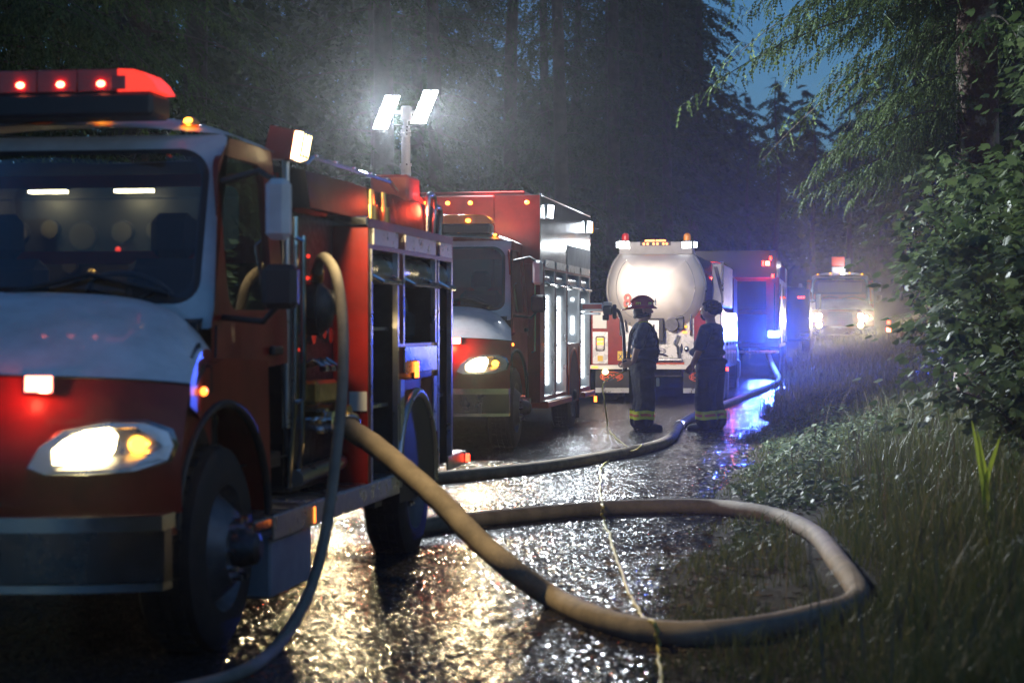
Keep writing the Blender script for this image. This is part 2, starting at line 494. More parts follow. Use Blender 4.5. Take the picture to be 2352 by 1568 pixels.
def frange(a, b, s):
    out = []
    while a < b - 1e-6:
        out.append(a); a += s
    out.append(b)
    return out
xs = frange(-240, -40, 20)[:-1] + frange(-40, -12, 2)[:-1] + frange(-12, -3, .6)[:-1] + frange(-3, 6, .18)[:-1] + frange(6, 20, 1)[:-1] + frange(20, 240, 22)
ys = frange(-60, 2, 6)[:-1] + frange(2, 34, .3)[:-1] + frange(34, 100, 1.2)[:-1] + frange(100, 420, 20)
mb = MB()
vs = [(x, y, ground_z(x, y)) for y in ys for x in xs]
fs = []
nx = len(xs)
for j in range(len(ys) - 1):
    for i in range(nx - 1):
        a = j * nx + i
        fs.append((a, a + 1, a + nx + 1, a + nx))
mb.add(vs, fs)
mb.build('ground', M['soil'], smooth=60, kind='structure')
# asphalt sheet with a broken right edge and a thin rim
mb = MB()
ry = frange(-30, 3, 3)[:-1] + frange(3, 34, .12)[:-1] + frange(34, 96, .8)
NX = 26
vs, fs = [], []
for y in ry:
    e = road_edge(y) + .10 + .07 * mnoise.noise((y * 3.1, 0, 0)) + .05 * mnoise.noise((y * 9.0, 4, 0))
    for i in range(NX + 1):
        x = ROAD_L + (e - ROAD_L) * i / NX
        vs.append((x, y, road_z(y) + .008 + (.0 if i < NX else -.004)))
for j in range(len(ry) - 1):
    for i in range(NX):
        a = j * (NX + 1) + i
        fs.append((a, a + 1, a + NX + 2, a + NX + 1))
mb.add(vs, fs)
mb.build('road', M['asphalt'], smooth=60, kind='structure')

# ================================================================== vehicles
def wheel(parent, x, y, z, r, w, side, dual=False, hub=True, name='wheel'):
    """side: +1 outer face to +x"""
    o = MB()
    n = 40
    prof = [(-w / 2, r * .62), (-w / 2, r * .90), (-w * .42, r * .985), (-w * .30, r), (w * .30, r), (w * .42, r * .985), (w / 2, r * .90), (w / 2, r * .62)]
    vs, fs = [], []
    for k in range(n):
        a = 2 * math.pi * k / n
        for (px, pr) in prof:
            vs.append((x + px, y + pr * math.cos(a), z + pr * math.sin(a)))
    m_ = len(prof)
    for k in range(n):
        k2 = (k + 1) % n
        for j in range(m_ - 1):
            fs.append((k * m_ + j, k * m_ + j + 1, k2 * m_ + j + 1, k2 * m_ + j))
    o.add(vs, fs)
    # tread blocks
    for k in range(n):
        a = 2 * math.pi * (k + .5) / n
        for px in (-w * .2, 0.0, w * .2):
            c = Vector((x + px, y + r * math.cos(a), z + r * math.sin(a)))
            t = Vector((0, -math.sin(a), math.cos(a))); u = Vector((1, 0, 0)); nrm = Vector((0, math.cos(a), math.sin(a)))
            q = [c + u * (sx * w * .08) + t * (st * r * .055) + nrm * h for h in (0, .012) for sx in (-1, 1) for st in (-1, 1)]
            o.add(q, [(4, 5, 7, 6), (0, 1, 5, 4), (2, 6, 7, 3), (0, 4, 6, 2), (1, 3, 7, 5)])
    root = o.build(name, M['rubber'], parent, smooth=40)
    rim = MB()
    dish = -.07 if dual else .05
    f = x + side * w / 2
    prf = [(0.0, r * .62), (-.02 * side, r * .60), (-.06 * side, r * .54), ((dish - .03) * side, r * .40), (dish * side, r * .34), (dish * side, r * .10)]
    vs, fs = [], []
    for k in range(n):
        a = 2 * math.pi * k / n
        for (px, pr) in prf: vs.append((f + px, y + pr * math.cos(a), z + pr * math.sin(a)))
    m_ = len(prf)
    for k in range(n):
        k2 = (k + 1) % n
        for j in range(m_ - 1): fs.append((k * m_ + j, k * m_ + j + 1, k2 * m_ + j + 1, k2 * m_ + j))
    rim.add(vs, fs)
    rim.build('rim', M['wrim'], root, smooth=40)
    if hub:
        hb = MB()
        h0 = f + dish * side
        hb.tube([(h0 - .01 * side, y, z), (h0 + .05 * side, y, z), (h0 + .11 * side, y, z), (h0 + .13 * side, y, z)], [r * .20, r * .19, r * .15, r * .08], 20)
        hb.build('hub', M['steel'], root, smooth=30)
        for k in range(10):
            a = 2 * math.pi * k / 10
            q = MB(); c = (h0, y + r * .29 * math.cos(a), z + r * .29 * math.sin(a))
            q.cyl((c[0] - .01 * side, c[1], c[2]), (c[0] + .045 * side, c[1], c[2]), .019, .016, 6)
            q.build('lug_nut', M['chrome'], root)
    return root

def yf(x): return .26 + .40 * (abs(x) / 1.2) ** 3
def y_bump(x): return .02 + .24 * (abs(x) / 1.2) ** 3.2
def hood_pt(u, t):
    """u -1..1 across, t 0..1 from nose to cowl"""
    x = u * (1.20 - .12 * t)
    y = (yf(x) + .10) * (1 - t) + (1.36 + .07 * u * u) * t
    s = math.sin(min(1, t * 1.0) * math.pi / 2)
    z = 1.36 + (1.745 - 1.36) * (.72 * s + .28 * t) - .05 * u * u * t - (.02 + .22 * t) * abs(u) ** 7 - .03 * (1 - t) * u * u
    return Vector((x, y, z))
def fascia_pt(u, t):
    """t 0 (bumper) .. 1 (hood edge)"""
    x = u * 1.20
    top = hood_pt(u, 0.0)
    bot = Vector((x, yf(x) - .02, .74))
    p = bot.lerp(top, t)
    p.y -= .055 * math.sin(math.pi * min(1, t * 1.02))
    return p

def rect_em(name, parent, mat, p, n, w, h, back=.03, body=None):
    """small square lamp: a housing and a glowing face; p centre, n facing, w x h"""
    n = Vector(n).normalized(); a = Vector((0, 0, 1)) if abs(n.z) < .9 else Vector((0, 1, 0))
    u = a.cross(n).normalized(); v = n.cross(u)
    p = Vector(p)
    root = None
    m = MB()
    def brick(m, cw, ch, d0, d1):
        q = [p + u * (sx * cw / 2) + v * (sy * ch / 2) + n * d for d in (d0, d1) for sx in (-1, 1) for sy in (-1, 1)]
        m.add(q, [(0, 1, 3, 2), (4, 6, 7, 5), (0, 4, 5, 1), (2, 3, 7, 6), (0, 2, 6, 4), (1, 5, 7, 3)])
    brick(m, w * 1.15, h * 1.2, -.01, back)
    root = m.build(name, body or M['plastic'], parent)
    m = MB(); brick(m, w, h, back - .005, back + .012)
    m.build('lens', mat, root)
    return root

def cab(root, paint_low, paint_top, hl_on=True, detail=True, xs_lit=(1, -1), light_e=400, seats=True, spot=110):
    """conventional two door truck cab; front at y=0, driver side at +x"""
    P = root
    # bumper
    m = MB()
    def bum(z0, z1, th, off=0.0):
        n = 24
        us = [-1 + 2 * i / n for i in range(n + 1)]
        q = [(u * 1.25, y_bump(u * 1.2) - off, z) for z in (z0, z1) for u in us] + [(u * 1.25, y_bump(u * 1.2) + th, z) for z in (z0, z1) for u in us]
        k = n + 1
        fs = []
        for i in range(n):
            fs += [(i, i + 1, k + i + 1, k + i), (2 * k + i, 3 * k + i, 3 * k + i + 1, 2 * k + i + 1), (i, 2 * k + i, 2 * k + i + 1, i + 1), (k + i, k + i + 1, 3 * k + i + 1, 3 * k + i)]
        fs += [(0, k, 3 * k, 2 * k), (n, 2 * k + n, 3 * k + n, k + n)]
        m.add(q, fs)
    bum(.48, .70, .10)
    bp = m.build('bumper', M['bumper'], P, smooth=30)
    m = MB(); bum(.70, .765, .14, .03); m.build('bumper_top_band', M['chrome'], bp, smooth=40)
    m = MB(); bum(.44, .475, .10, .015); m.build('bumper_lower_trim', M['chrome'], bp, smooth=40)
    # fascia and hood
    m = MB(); m.grid(lambda a, b: fascia_pt(a * 2 - 1, b), 36, 8); m.build('front_fascia', paint_low, P, smooth=50)
    m = MB(); m.grid(lambda a, b: hood_pt(a * 2 - 1, b), 36, 16); hd = m.build('hood', paint_top, P, smooth=50)
    g = MB(); g.tube([hood_pt(-1 + 2 * i / 30, .0) + Vector((0, -.004, .002)) for i in range(31)], .006, 6); g.build('hood_seam', M['plastic'], hd)
    # hood shoulders down to the fender
    for sx in (1, -1):
        m = MB(); m.grid(lambda a, b: hood_pt(sx, a) + Vector((0, 0, -b * (.10 + .38 * a))), 14, 2); m.build('hood_side', paint_low, hd, smooth=50)
    # grille
    g = MB()
    q = [fascia_pt(u, t) + Vector((0, -.006, 0)) for (u, t) in ((-.42, .08), (.42, .08), (.36, .95), (-.36, .95))]
    g.poly(q); gr = g.build('grille', M['plastic'], P)
    for i in range(7):
        t = .14 + .11 * i
        g = MB(); g.tube([fascia_pt(u, t) + Vector((0, -.02, 0)) for u in (-.40 + .05 * t, -.2, 0, .2, .40 - .05 * t)], .012, 6); g.build('grille_bar', M['chrome'], gr)
    # headlights
    for sx in (1, -1):
        out = [(.52, .16), (.555, .36), (.63, .53), (.76, .62), (.88, .63), (.955, .55), (.975, .40), (.96, .24), (.86, .12), (.72, .09), (.58, .09)]
        def hp(u, t, off): return fascia_pt(sx * u, .31 + (t - .09) / .54 * .38) + Vector((sx * off * .3 * u, -off, 0))
        cu = sum(a for a, b in out) / len(out); ct = sum(b for a, b in out) / len(out)
        g = MB(); rim_o = [hp(cu + (u - cu) * 1.07, ct + (t - ct) * 1.12, .008) for u, t in out]; rim_i = [hp(u, t, .032) for u, t in out]
        g.ring(rim_o, rim_i); h = g.build('headlight', M['chrome'], P, smooth=60)
        g = MB()
        g.ring([hp(u, t, .030) for u, t in out], [hp(cu + (u - cu) * .86, ct + (t - ct) * .82, .028) for u, t in out]); g.poly([hp(cu + (u - cu) * .86, ct + (t - ct) * .82, .028) for u, t in out]); g.build('reflector', M['alu'], h)
        on = hl_on and sx in xs_lit
        g = MB()
        bl = [(.605, .20), (.600, .34), (.635, .44), (.70, .54), (.775, .575), (.805, .50), (.80, .34), (.775, .22), (.70, .17)]  # glowing patch sized for the lit reflector, larger than a bulb
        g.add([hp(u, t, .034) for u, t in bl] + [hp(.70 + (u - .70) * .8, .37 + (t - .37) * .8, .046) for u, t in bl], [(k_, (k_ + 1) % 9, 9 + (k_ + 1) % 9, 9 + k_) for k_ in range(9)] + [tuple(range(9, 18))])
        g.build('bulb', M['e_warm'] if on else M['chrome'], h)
        g = MB(); c = hp(.868, .40, .032); g.cyl(c, c + Vector((sx * .004, -.012, 0)), .040, .028, 14); g.build('turn_signal', M['e_amber'] if on else M['amberlens'], h)
        g = MB(); g.poly([hp(cu + (u - cu) * .99, ct + (t - ct) * .99, .075) for u, t in out]); g.build('lens', M['lens'], h)
        if on:
            c = hp(.70, .35, .08)
            lamp('headlight_light', 'SPOT', c, h, (1.0, .80, .45), light_e, .05, aim=(sx * .05, -1, -.03), spot=spot, blend=1.0)
            lamp('reflector_light', 'POINT', hp(.66, .30, .066), h, (1.0, .74, .36), .35, .010)
            lamp('turn_signal_light', 'POINT', hp(.905, .42, .064), h, (1.0, .38, .04), .30, .010)
    # fenders
    for sx in (1, -1):
        wy, wz, wr = 1.45, .49, .60
        out = [(.64, .62), (.68, 1.10), (.95, 1.32), (1.45, 1.42), (2.05, 1.40), (2.10, .62)]
        arc = [(wy + wr * math.cos(R(180 - a)), .60 + wr * .98 * math.sin(R(a))) for a in range(0, 181, 10)]
        poly = [out[5]] + [(wy + wr, .62)] + [(wy + wr * math.cos(R(a)), .60 + wr * .98 * math.sin(R(a))) for a in range(10, 171, 10)] + [(wy - wr, .62)] + out[0:5]
        g = MB(); a0, a1 = sorted((sx * .80, sx * 1.19)); g.prism(poly, 'x', a0, a1); g.v = [(x - (sx * .10 * max(0, 2.1 - y) / 1.46 if abs(x) > 1.1 else 0), y, z) for x, y, z in g.v]; fe = g.build('fender', paint_low, P, smooth=35)
        g = MB(); g.tube([(sx * (1.188 - .10 * max(0, 2.1 - (wy + wr * math.cos(R(a)))) / 1.46), wy + (wr + .01) * math.cos(R(a)), .60 + (wr + .01) * .98 * math.sin(R(a))) for a in range(0, 181, 8)], .022, 8); g.build('fender_trim', M['plastic'], fe)
        c = Vector((sx * 1.165, 1.06, 1.27)); g = MB(); g.ball(c, .014, .05, .022, 10, 6); g.build('side_marker', M['e_orange'] if hl_on else M['amberlens'], fe)
        wheel(P, sx * 1.0, wy, wz, .50, .30, sx)
    # windshield frame
    def W(s, t):
        return Vector((s * (1.07 - .07 * t), 1.36 + .46 * t + .13 * s * s, 1.665 + .93 * t - .075 * s * s * (1 - t * .3) + .02 * t))
    n = 7
    inner = [( (a), (b)) for a, b in rrect(-.93, .93, .07, .90, .14, n)]
    N_ = len(inner)
    outer = []
    for a, b in inner:
        ang = max(abs(a) / 1.0, abs((b - .485) / .515) )
        k = 1.0 / max(abs(a), abs((b - .485) / .515))
        outer.append((a * k, .485 + (b - .485) * k))
    g = MB(); g.ring([W(*p) for p in outer], [W(*p) for p in inner]); ws = g.build('windshield_frame', paint_top, P, smooth=60)
    g = MB(); g.ring([W(*p) + Vector((0, .004, 0)) for p in inner], [W(p[0] * .955, .485 + (p[1] - .485) * .93) + Vector((0, .012, 0)) for p in inner]); g.build('windshield_seal', M['plastic'], ws, smooth=60)
    g = MB(); ii = [(p[0] * .97, .485 + (p[1] - .485) * .95) for p in inner]
    g.grid(lambda a, b: W(-.90 + 1.80 * a, .11 + .75 * b) + Vector((0, .006, 0)), 14, 8); g.build('windshield', M['glass'], P, smooth=60)
    # wipers
    for x0, x1 in ((-.75, -.05), (.05, .80)):
        g = MB(); g.tube([W(x0, .06) + Vector((0, -.05, .01)), W((x0 + x1) / 2, .19) + Vector((0, -.03, 0)), W(x1, .12) + Vector((0, -.02, 0))], .014, 6); g.build('wiper', M['plastic'], P)
    # roof
    def roof(a, b):
        u = a * 2 - 1
        p = W(u, 1.0)
        yy = p.y * (1 - b) + 2.80 * b
        w = 1.0 + .01 * b
        z = p.z + .10 * math.sin(min(1, b * 2.4) * math.pi / 2) - .02 * b - .10 * abs(u) ** 5 * min(1, b * 3)
        return Vector((u * w, yy, z))
    g = MB(); g.grid(roof, 28, 14); rf = g.build('roof', paint_top, P, smooth=50)
    # doors with window openings
    for sx in (1, -1):
        def D(y, z):
            return Vector((sx * (1.08 - (.07 * max(0, z - 1.6) / .85)), y, z))
        win = rrect(1.74, 2.55, 1.66, 2.45, .11, 4)
        outp = []
        for (y, z) in win:
            yc, zc = 2.14, 1.9
            k = min((2.80 - yc) / max(1e-3, (y - yc)) if y > yc else (yc - 1.44) / max(1e-3, yc - y), (2.55 - zc) / max(1e-3, z - zc) if z > zc else (zc - .82) / max(1e-3, zc - z))
            yy, zz = yc + (y - yc) * k, zc + (z - zc) * k
            if zz > 1.62: yy = max(yy, 1.47 + (zz - 1.62) * .55)
            outp.append((yy, zz))
        g = MB(); g.ring([D(*p) for p in outp], [D(*p) for p in win]); g.ring([D(*p) for p in win], [D(*p) - Vector((sx * .03, 0, 0)) for p in win]); d = g.build('door', paint_low, P, smooth=50)
        g = MB(); sm_ = [(1.50, 1.58), (1.47, 1.2), (1.52, .86), (2.76, .86), (2.77, 2.42)]; g.tube([D(*p) + Vector((sx * .003, 0, 0)) for p in sm_], .007, 6); g.build('door_seam', M['plastic'], d)
        g = MB(); g.poly([D(*p) - Vector((sx * .02, 0, 0)) for p in win]); g.build('door_window', M['glass'], d)
        g = MB(); g.box(*sorted((sx * 1.085, sx * 1.115)), 2.42, 2.60, 1.42, 1.47, bev=.008); g.build('door_handle', M['plastic'], d)
        g = MB(); g.tube([(sx * 1.12, 2.84, 1.15), (sx * 1.16, 2.84, 1.17), (sx * 1.16, 2.84, 2.05), (sx * 1.12, 2.84, 2.07)], .016, 8); g.build('grab_rail', M['chrome'], P)
        # step and lower sill
        bx('cab_step', M['tread'], P, *sorted((sx * .82, sx * 1.12)), 2.04, 2.80, .50, .56, bev=.01)
        # mirror
        g = MB(); g.tube([(sx * 1.08, 1.62, 2.30), (sx * 1.30, 1.52, 2.34), (sx * 1.40, 1.50, 2.28)], .016, 8); g.build('mirror_arm', M['plastic'], P, smooth=50)
        g = MB(); g.tube([(sx * 1.08, 1.62, 1.62), (sx * 1.32, 1.52, 1.60), (sx * 1.40, 1.50, 1.68)], .016, 8); mr = g.build('mirror_arm', M['plastic'], P, smooth=50)
        bx('mirror_head', M['white'], mr, *sorted((sx * 1.34, sx * 1.46)), 1.46, 1.56, 2.00, 2.30, bev=.03)  # white stands in for the sky reflected in the mirror
        bx('mirror_bowl', M['plastic'], mr, *sorted((sx * 1.32, sx * 1.50)), 1.46, 1.56, 1.66, 1.88, bev=.03)
        bx('mirror_glass', M['chrome'], mr, *sorted((sx * 1.35, sx * 1.45)), 1.562, 1.568, 2.03, 2.27)
        # clearance lamps
    for x in (-.79, -.34, 0, .34, .79):
        p = W(x, 1.0) + Vector((0, .09, .05 - .05 * abs(x) ** 5))
        g = MB(); g.ball(p, .05, .06, .045, 14, 6, half=True); cl = g.build('clearance_lamp', M['amberlens'], rf, smooth=60)
        g = MB(); g.ball(p + Vector((0, -.035, .018)), .026, .03, .02, 10, 6); g.build('bulb', M['e_amber'] if hl_on else M['amberlens'], cl)
    # back wall with rear window
    win = rrect(-.80, .80, 2.00, 2.36, .06, 4); outp = []
    for (x, z) in win:
        k = min(1.03 / max(1e-3, abs(x)), (.37 / max(1e-3, z - 2.18)) if z > 2.18 else 1.38 / max(1e-3, 2.18 - z)); outp.append((x * k, 2.18 + (z - 2.18) * k))
    g = MB(); g.ring([(x, 2.80, z) for x, z in outp], [(x, 2.80, z) for x, z in win]); bw = g.build('cab_back', paint_low, P)
    g = MB(); g.poly([(x, 2.797, z) for x, z in win]); g.build('rear_window', M['glass'], bw)
    # floor, dashboard, seats, steering wheel
    bx('cab_floor', M['plastic'], P, -1.04, 1.04, 1.40, 2.79, .80, .88)
    g = MB(); g.prism([(1.42, .9), (1.42, 1.60), (1.58, 1.64), (1.82, 1.56), (1.86, 1.30), (1.60, .9)], 'x', -1.02, 1.02); g.build('dashboard', M['plastic'], P)
    if seats:
        for x in (-.5, .5):
            s_ = bx('seat', M['seat'], P, x - .27, x + .27, 2.05, 2.55, 1.12, 1.28, bev=.05)
            bx('seat_back', M['seat'], s_, x - .27, x + .27, 2.50, 2.64, 1.25, 1.95, bev=.06)
            bx('headrest', M['seat'], s_, x - .13, x + .13, 2.51, 2.62, 1.95, 2.20, bev=.05)
        g = MB()
        c = Vector((.5, 1.92, 1.70)); n_ = Vector((0, .62, .78)); u = Vector((1, 0, 0)); v = n_.cross(u).normalized()
        g.tube([c + (u * math.cos(2 * math.pi * i / 28) + v * math.sin(2 * math.pi * i / 28)) * .235 for i in range(29)], .016, 8)
        for a in (R(90), R(210), R(330)): g.tube([c, c + (u * math.cos(a) + v * math.sin(a)) * .23], .012, 6)
        g.cyl(c - n_ * .25, c, .03, .04, 10); g.build('steering_wheel', M['plastic'], P)
    bx('chassis_rail', M['steel'], P, -.45, .45, .35, 2.9, .45, .74)
    return rf

def lightbar(parent, y, z, w, col_on, col_glass, name='light_bar', lit=(), hot=None, col_lit=None, size=.05):
    g = MB(); g.box(-w / 2 + .03, w / 2 - .03, y - .14, y + .14, z - .05, z + .075, bev=.02); lb = g.build(name, M['plastic'], parent)
    n = 7
    for i in range(n):
        a, b = -w / 2 + w * i / n, -w / 2 + w * (i + 1) / n
        g = MB()
        if i in (0, n - 1):
            s = 1 if i == n - 1 else -1
            e0, e1 = (a, b) if s > 0 else (b, a)
            pr = [(e0, z + .075), (e1, z + .075), (e1 - s * .03, z + .125), (e1 - s * .08, z + .17), (e1 - s * .13, z + .185), (e0, z + .19)]
            g.prism(pr, 'y', y - .13, y + .13)
        else: g.box(a + .001, b - .001, y - .13, y + .13, z + .076, z + .19, bev=.004)
        g.build('dome_segment', col_lit if (col_lit and i == n - 1) else col_glass, lb, smooth=40)
        if i in lit:
            g = MB(); g.ball(((a + b) / 2 + .02, y - .135, z + .115), size * .7, .012, size * .5, 12, 8); g.build('flasher', col_on, lb, smooth=60)
    return lb

def locker_side(P, side, x_out, x_in, y0, y1, z0, z1, opens, mat_shell, mat_in, header=None, lit=True):
    """opens: (ya, yb, za, zb) openings on the outer face; returns list of locker parts"""
    lo, hi = sorted((side * x_in, side * x_out))
    # shell: pillars between the openings, sill and header, built as one frame of butted pieces
    yy = [y0] + [v for o in opens for v in (o[0], o[1])] + [y1]
    for i in range(0, len(yy), 2):
        bx('body_post', mat_shell, P, lo, hi, yy[i], yy[i + 1], z0, z1)
    res = []
    for (ya, yb, za, zb) in opens:
        if za > z0 + .01: bx('body_panel', mat_shell, P, lo, hi, ya, yb, z0, za)
        bx('body_panel', mat_shell, P, lo, hi, ya, yb, zb, z1)
        # interior liner, 2 mm inside
        g = MB(); e = .003; xi = side * (x_in + .002); xo = side * (x_out - .01)
        a = [(xi, ya + e, za + e), (xi, yb - e, za + e), (xi, yb - e, zb - e), (xi, ya + e, zb - e)]
        b = [(xo, ya + e, za + e), (xo, yb - e, za + e), (xo, yb - e, zb - e), (xo, ya + e, zb - e)]
        g.poly(a)
        for i in range(4):
            j = (i + 1) % 4
            g.poly([a[i], a[j], b[j], b[i]])
        lk = g.build('locker', mat_in, P, fix=False)
        # chrome door track and rolled shutter with its lift bar
        for yv in (ya + .012, yb - .012): bx('door_track', M['alu'], lk, *sorted((side * (x_out - .03), side * (x_out + .008))), yv - .014, yv + .014, za, zb)
        g = MB(); g.cyl((side * (x_out - .12), ya + .03, zb - .11), (side * (x_out - .12), yb - .03, zb - .11), .10, None, 14); g.build('rolled_shutter', M['alu'], lk, smooth=40)
        g = MB(); g.tube([(side * (x_out - .02), ya + .10, zb - .16), (side * (x_out + .05), ya + .12, zb - .20), (side * (x_out + .05), yb - .12, zb - .20), (side * (x_out - .02), yb - .10, zb - .16)], .016, 8); g.build('lift_bar', M['chrome'], lk)
        g = MB(); g.box(*sorted((side * (x_out + .001), side * (x_out + .012))), ya + .04, yb - .04, zb + .03, zb + .13); g.build('header_plate', M['alu'], lk)
        res.append(lk)
    return res

# ------------------------------------------------------------------ near fire engine
E1 = thing('fire_engine', 'red fire engine with white hood, red light bar and a hose looping from its pump', 'fire engine', (-4.12, 7.95, -.105))
rf = cab(E1, M['red'], M['white'], hl_on=True, light_e=45, xs_lit=(1, -1))
lb = lightbar(E1, 1.74, 2.68, 1.50, M['e_redhot'], M['redlens'], lit=(3, 4, 5), col_lit=M['e_redlo'], size=.032)
bx('dome_window', M['redlens'], lb, .50, .58, 1.602, 1.609, 2.765, 2.835, bev=.003)
# red flasher beside the grille
p = fascia_pt(.535, .90)
rect_em('grille_flasher', E1, M['e_redhot'], p + Vector((0, -.02, .03)), (.05, -1, .1), .115, .066, .03, M['chrome'])
lamp('grille_flasher_light', 'POINT', p + Vector((0, -.14, .03)), E1, (1, .10, .05), 3.5, .03)
# intake louvres and latch on the driver-side hood shoulder
for k in range(6):
    q0 = hood_pt(.955, .42 + .055 * k); q1 = hood_pt(.955, .45 + .055 * k)
    g = MB(); g.tube([q0 + Vector((.030, 0, -.02)), q0 + Vector((.055, 0, -.16))], .010, 6); g.build('intake_louvre', M['plastic'], E1)
q = hood_pt(1.0, .80); g = MB(); g.box(q.x - .005, q.x + .03, q.y - .02, q.y + .02, q.z - .22, q.z - .08, bev=.006); g.build('hood_latch', M['rubber'], E1)
# pump house
bx('pump_house', M['black'], E1, -1.0, .97, 3.16, 4.12, .60, 2.30, bev=.02)
pp = bx('pump_panel', M['plastic'], E1, -.96, .93, 3.08, 3.155, 1.55, 2.32, bev=.01)
for i, (x, z, r) in enumerate([(-.62, 2.12, .07), (-.42, 2.14, .06), (-.22, 2.10, .09), (.02, 2.12, .07), (.22, 2.13, .06), (.42, 2.11, .08), (-.52, 1.95, .05), (-.3, 1.93, .05), (.1, 1.95, .05), (.33, 1.94, .05)]):
    g = MB(); g.cyl((x, 3.08, z), (x, 3.045, z), r, r * .95, 18); ga = g.build('gauge', M['steel'], pp, smooth=40)
    g = MB(); g.cyl((x, 3.046, z), (x, 3.042, z), r * .85, None, 18); g.build('dial', M['e_dial'], ga)
for x in (-.60, -.12, .36, .62):
    g = MB(); g.tube([(x, 3.08, 1.86), (x, 3.0, 1.88), (x, 2.95, 1.88)], .014, 8); g.ball((x, 2.94, 1.88), .03); g.build('valve_handle', M['brass'], pp)
for x, mm in ((-.80, 'e_red'), (-.74, 'e_green'), (.0, 'e_redlo'), (.5, 'e_orange')):
    g = MB(); g.ball((x, 3.04, 2.02), .016); g.build('indicator', M[mm], pp)
for x in (-.92, -.40, .12):
    g = MB(); g.box(x - .13, x + .13, 2.94, 3.02, 2.36, 2.40, bev=.01); pl = g.build('panel_lamp', M['chrome'], pp)
    g = MB(); g.box(x - .11, x + .11, 2.95, 3.01, 2.345, 2.359); g.build('lens', M['e_warm'], pl)
    lamp('panel_lamp_light', 'SPOT', (x, 2.98, 2.335), pl, (1, .78, .36), 2.0, .04, aim=(0, .25, -1), spot=150)
# pump side: outlets, valves, pipes
ps = bx('side_pump_panel', M['steel'], E1, .972, 1.0, 3.16, 4.12, .62, 2.24, bev=.006)
def outlet(x, y, z, r=.075, mat='brass'):
    g = MB(); g.cyl((x, y, z), (x + .10, y, z), r, r * .95, 18); g.cyl((x + .10, y, z), (x + .16, y, z), r * 1.18, None, 18); g.cyl((x + .16, y, z), (x + .20, y, z), r, None, 18)
    for k in range(6):
        a = k * math.pi / 3
        g.box(x + .11, x + .15, y + r * 1.18 * math.cos(a) - .012, y + r * 1.18 * math.cos(a) + .012, z + r * 1.18 * math.sin(a) - .012, z + r * 1.18 * math.sin(a) + .012)
    return g.build('hose_outlet', M[mat], ps, smooth=40)
outlet(.99, 3.78, 1.02, .085); outlet(.99, 3.40, 1.02, .06, 'chrome'); outlet(.99, 3.62, 1.72, .06, 'steel')
bx('valve_body', M['brass'], ps, 1.0, 1.14, 3.24, 3.70, 1.12, 1.26, bev=.02)
for y in (3.30, 3.45, 3.60):
    g = MB(); g.tube([(1.0, y, 1.34), (1.10, y - .02, 1.38), (1.18, y - .04, 1.33)], .014, 8); g.cyl((1.17, y - .08, 1.33), (1.17, y, 1.33), .02, None, 8); g.build('valve_handle', M['chrome'], ps)
for y, z in ((3.35, 1.55), (3.55, 1.52), (3.80, 1.55), (3.95, 1.52)):
    g = MB(); g.cyl((1.0, y, z), (1.03, y, z), .05, None, 16); g.build('gauge', M['chrome'], ps, smooth=40)
for y, z in ((3.32, 1.96), (3.46, 1.99), (3.44, 1.86), (3.28, 1.44)):
    g = MB(); g.ball((1.02, y, z), .012); g.build('indicator', M['e_redlo'], ps)
g = MB(); g.ball((1.06, 3.46, 1.68), .12, .14, .16); g.cyl((1.0, 3.46, 1.68), (1.1, 3.46, 1.68), .16, None, 18); g.build('intake_cap', M['plastic'], ps, smooth=50)
g = MB(); g.tube([(1.02, 3.20, .66), (1.05, 3.20, .90), (1.05, 3.24, 2.1)], .018, 8); g.build('stanchion', M['chrome'], ps)
g = MB(); g.tube([(1.02, 3.02, .66), (1.06, 3.02, 1.2), (1.06, 3.04, 2.2)], .018, 8); g.build('stanchion', M['chrome'], ps)
g = MB(); g.tube([(1.03, 3.14, .7), (1.04, 3.5, .72), (1.10, 3.7, .74), (1.06, 4.05, .74)], .05, 10); g.build('drain_pipe', M['alu'], ps, smooth=50)
# locker body
bx('body_core', M['red'], E1, -1.22, .62, 4.13, 6.88, .62, 2.25, bev=.01)
lks = locker_side(E1, 1, 1.22, .622, 4.13, 6.88, .55, 2.25, [(4.20, 4.98, .56, 2.06), (5.13, 6.22, 1.46, 2.06), (6.30, 6.82, .56, 2.06)], M['red'], M['olive'])
bx('front_edge_trim', M['chrome'], E1, .96, 1.225, 4.09, 4.128, 2.20, 2.26, bev=.008)
bx('reflective_band', M['redrefl'], E1, .975, 1.10, 4.118, 4.127, 1.05, 1.17)
bx('reflective_band', M['whiterefl'], E1, 1.103, 1.215, 4.118, 4.127, 1.05, 1.17)
for (ya, yb) in ((4.20, 4.98), (6.30, 6.82)):
    for z in (1.05, 1.55):
        bx('locker_shelf', M['alu'], lks[0], .64, 1.16, ya + .02, yb - .02, z, z + .02)
g = MB(); g.box(.78, 1.10, 4.30, 4.80, 1.08, 1.50, bev=.08, seg=2); g.box(.82, 1.12, 4.34, 4.78, 1.58, 1.86, bev=.08, seg=2); g.build('gear_bag', M['tan'], lks[0], smooth=50)
g = MB(); g.cyl((.9, 4.5, .60), (.9, 4.5, 1.0), .14, None, 16); g.build('air_cylinder', M['grey'], lks[0], smooth=50)
g = MB(); g.box(.75, 1.1, 5.25, 5.7, 1.48, 1.75, bev=.04); g.box(.75, 1.1, 5.75, 6.1, 1.48, 1.68, bev=.03); g.build('tool_case', M['olive'], lks[1])
g = MB(); g.box(.75, 1.1, 6.38, 6.75, .6, .95, bev=.03); g.build('tool_case', M['grey'], lks[2])
g = MB(); g.cyl((1.14, 4.22, 1.55), (1.14, 4.24, 1.55), .055, .05, 16); ll = g.build('locker_lamp', M['e_warm_lo'], lks[0])
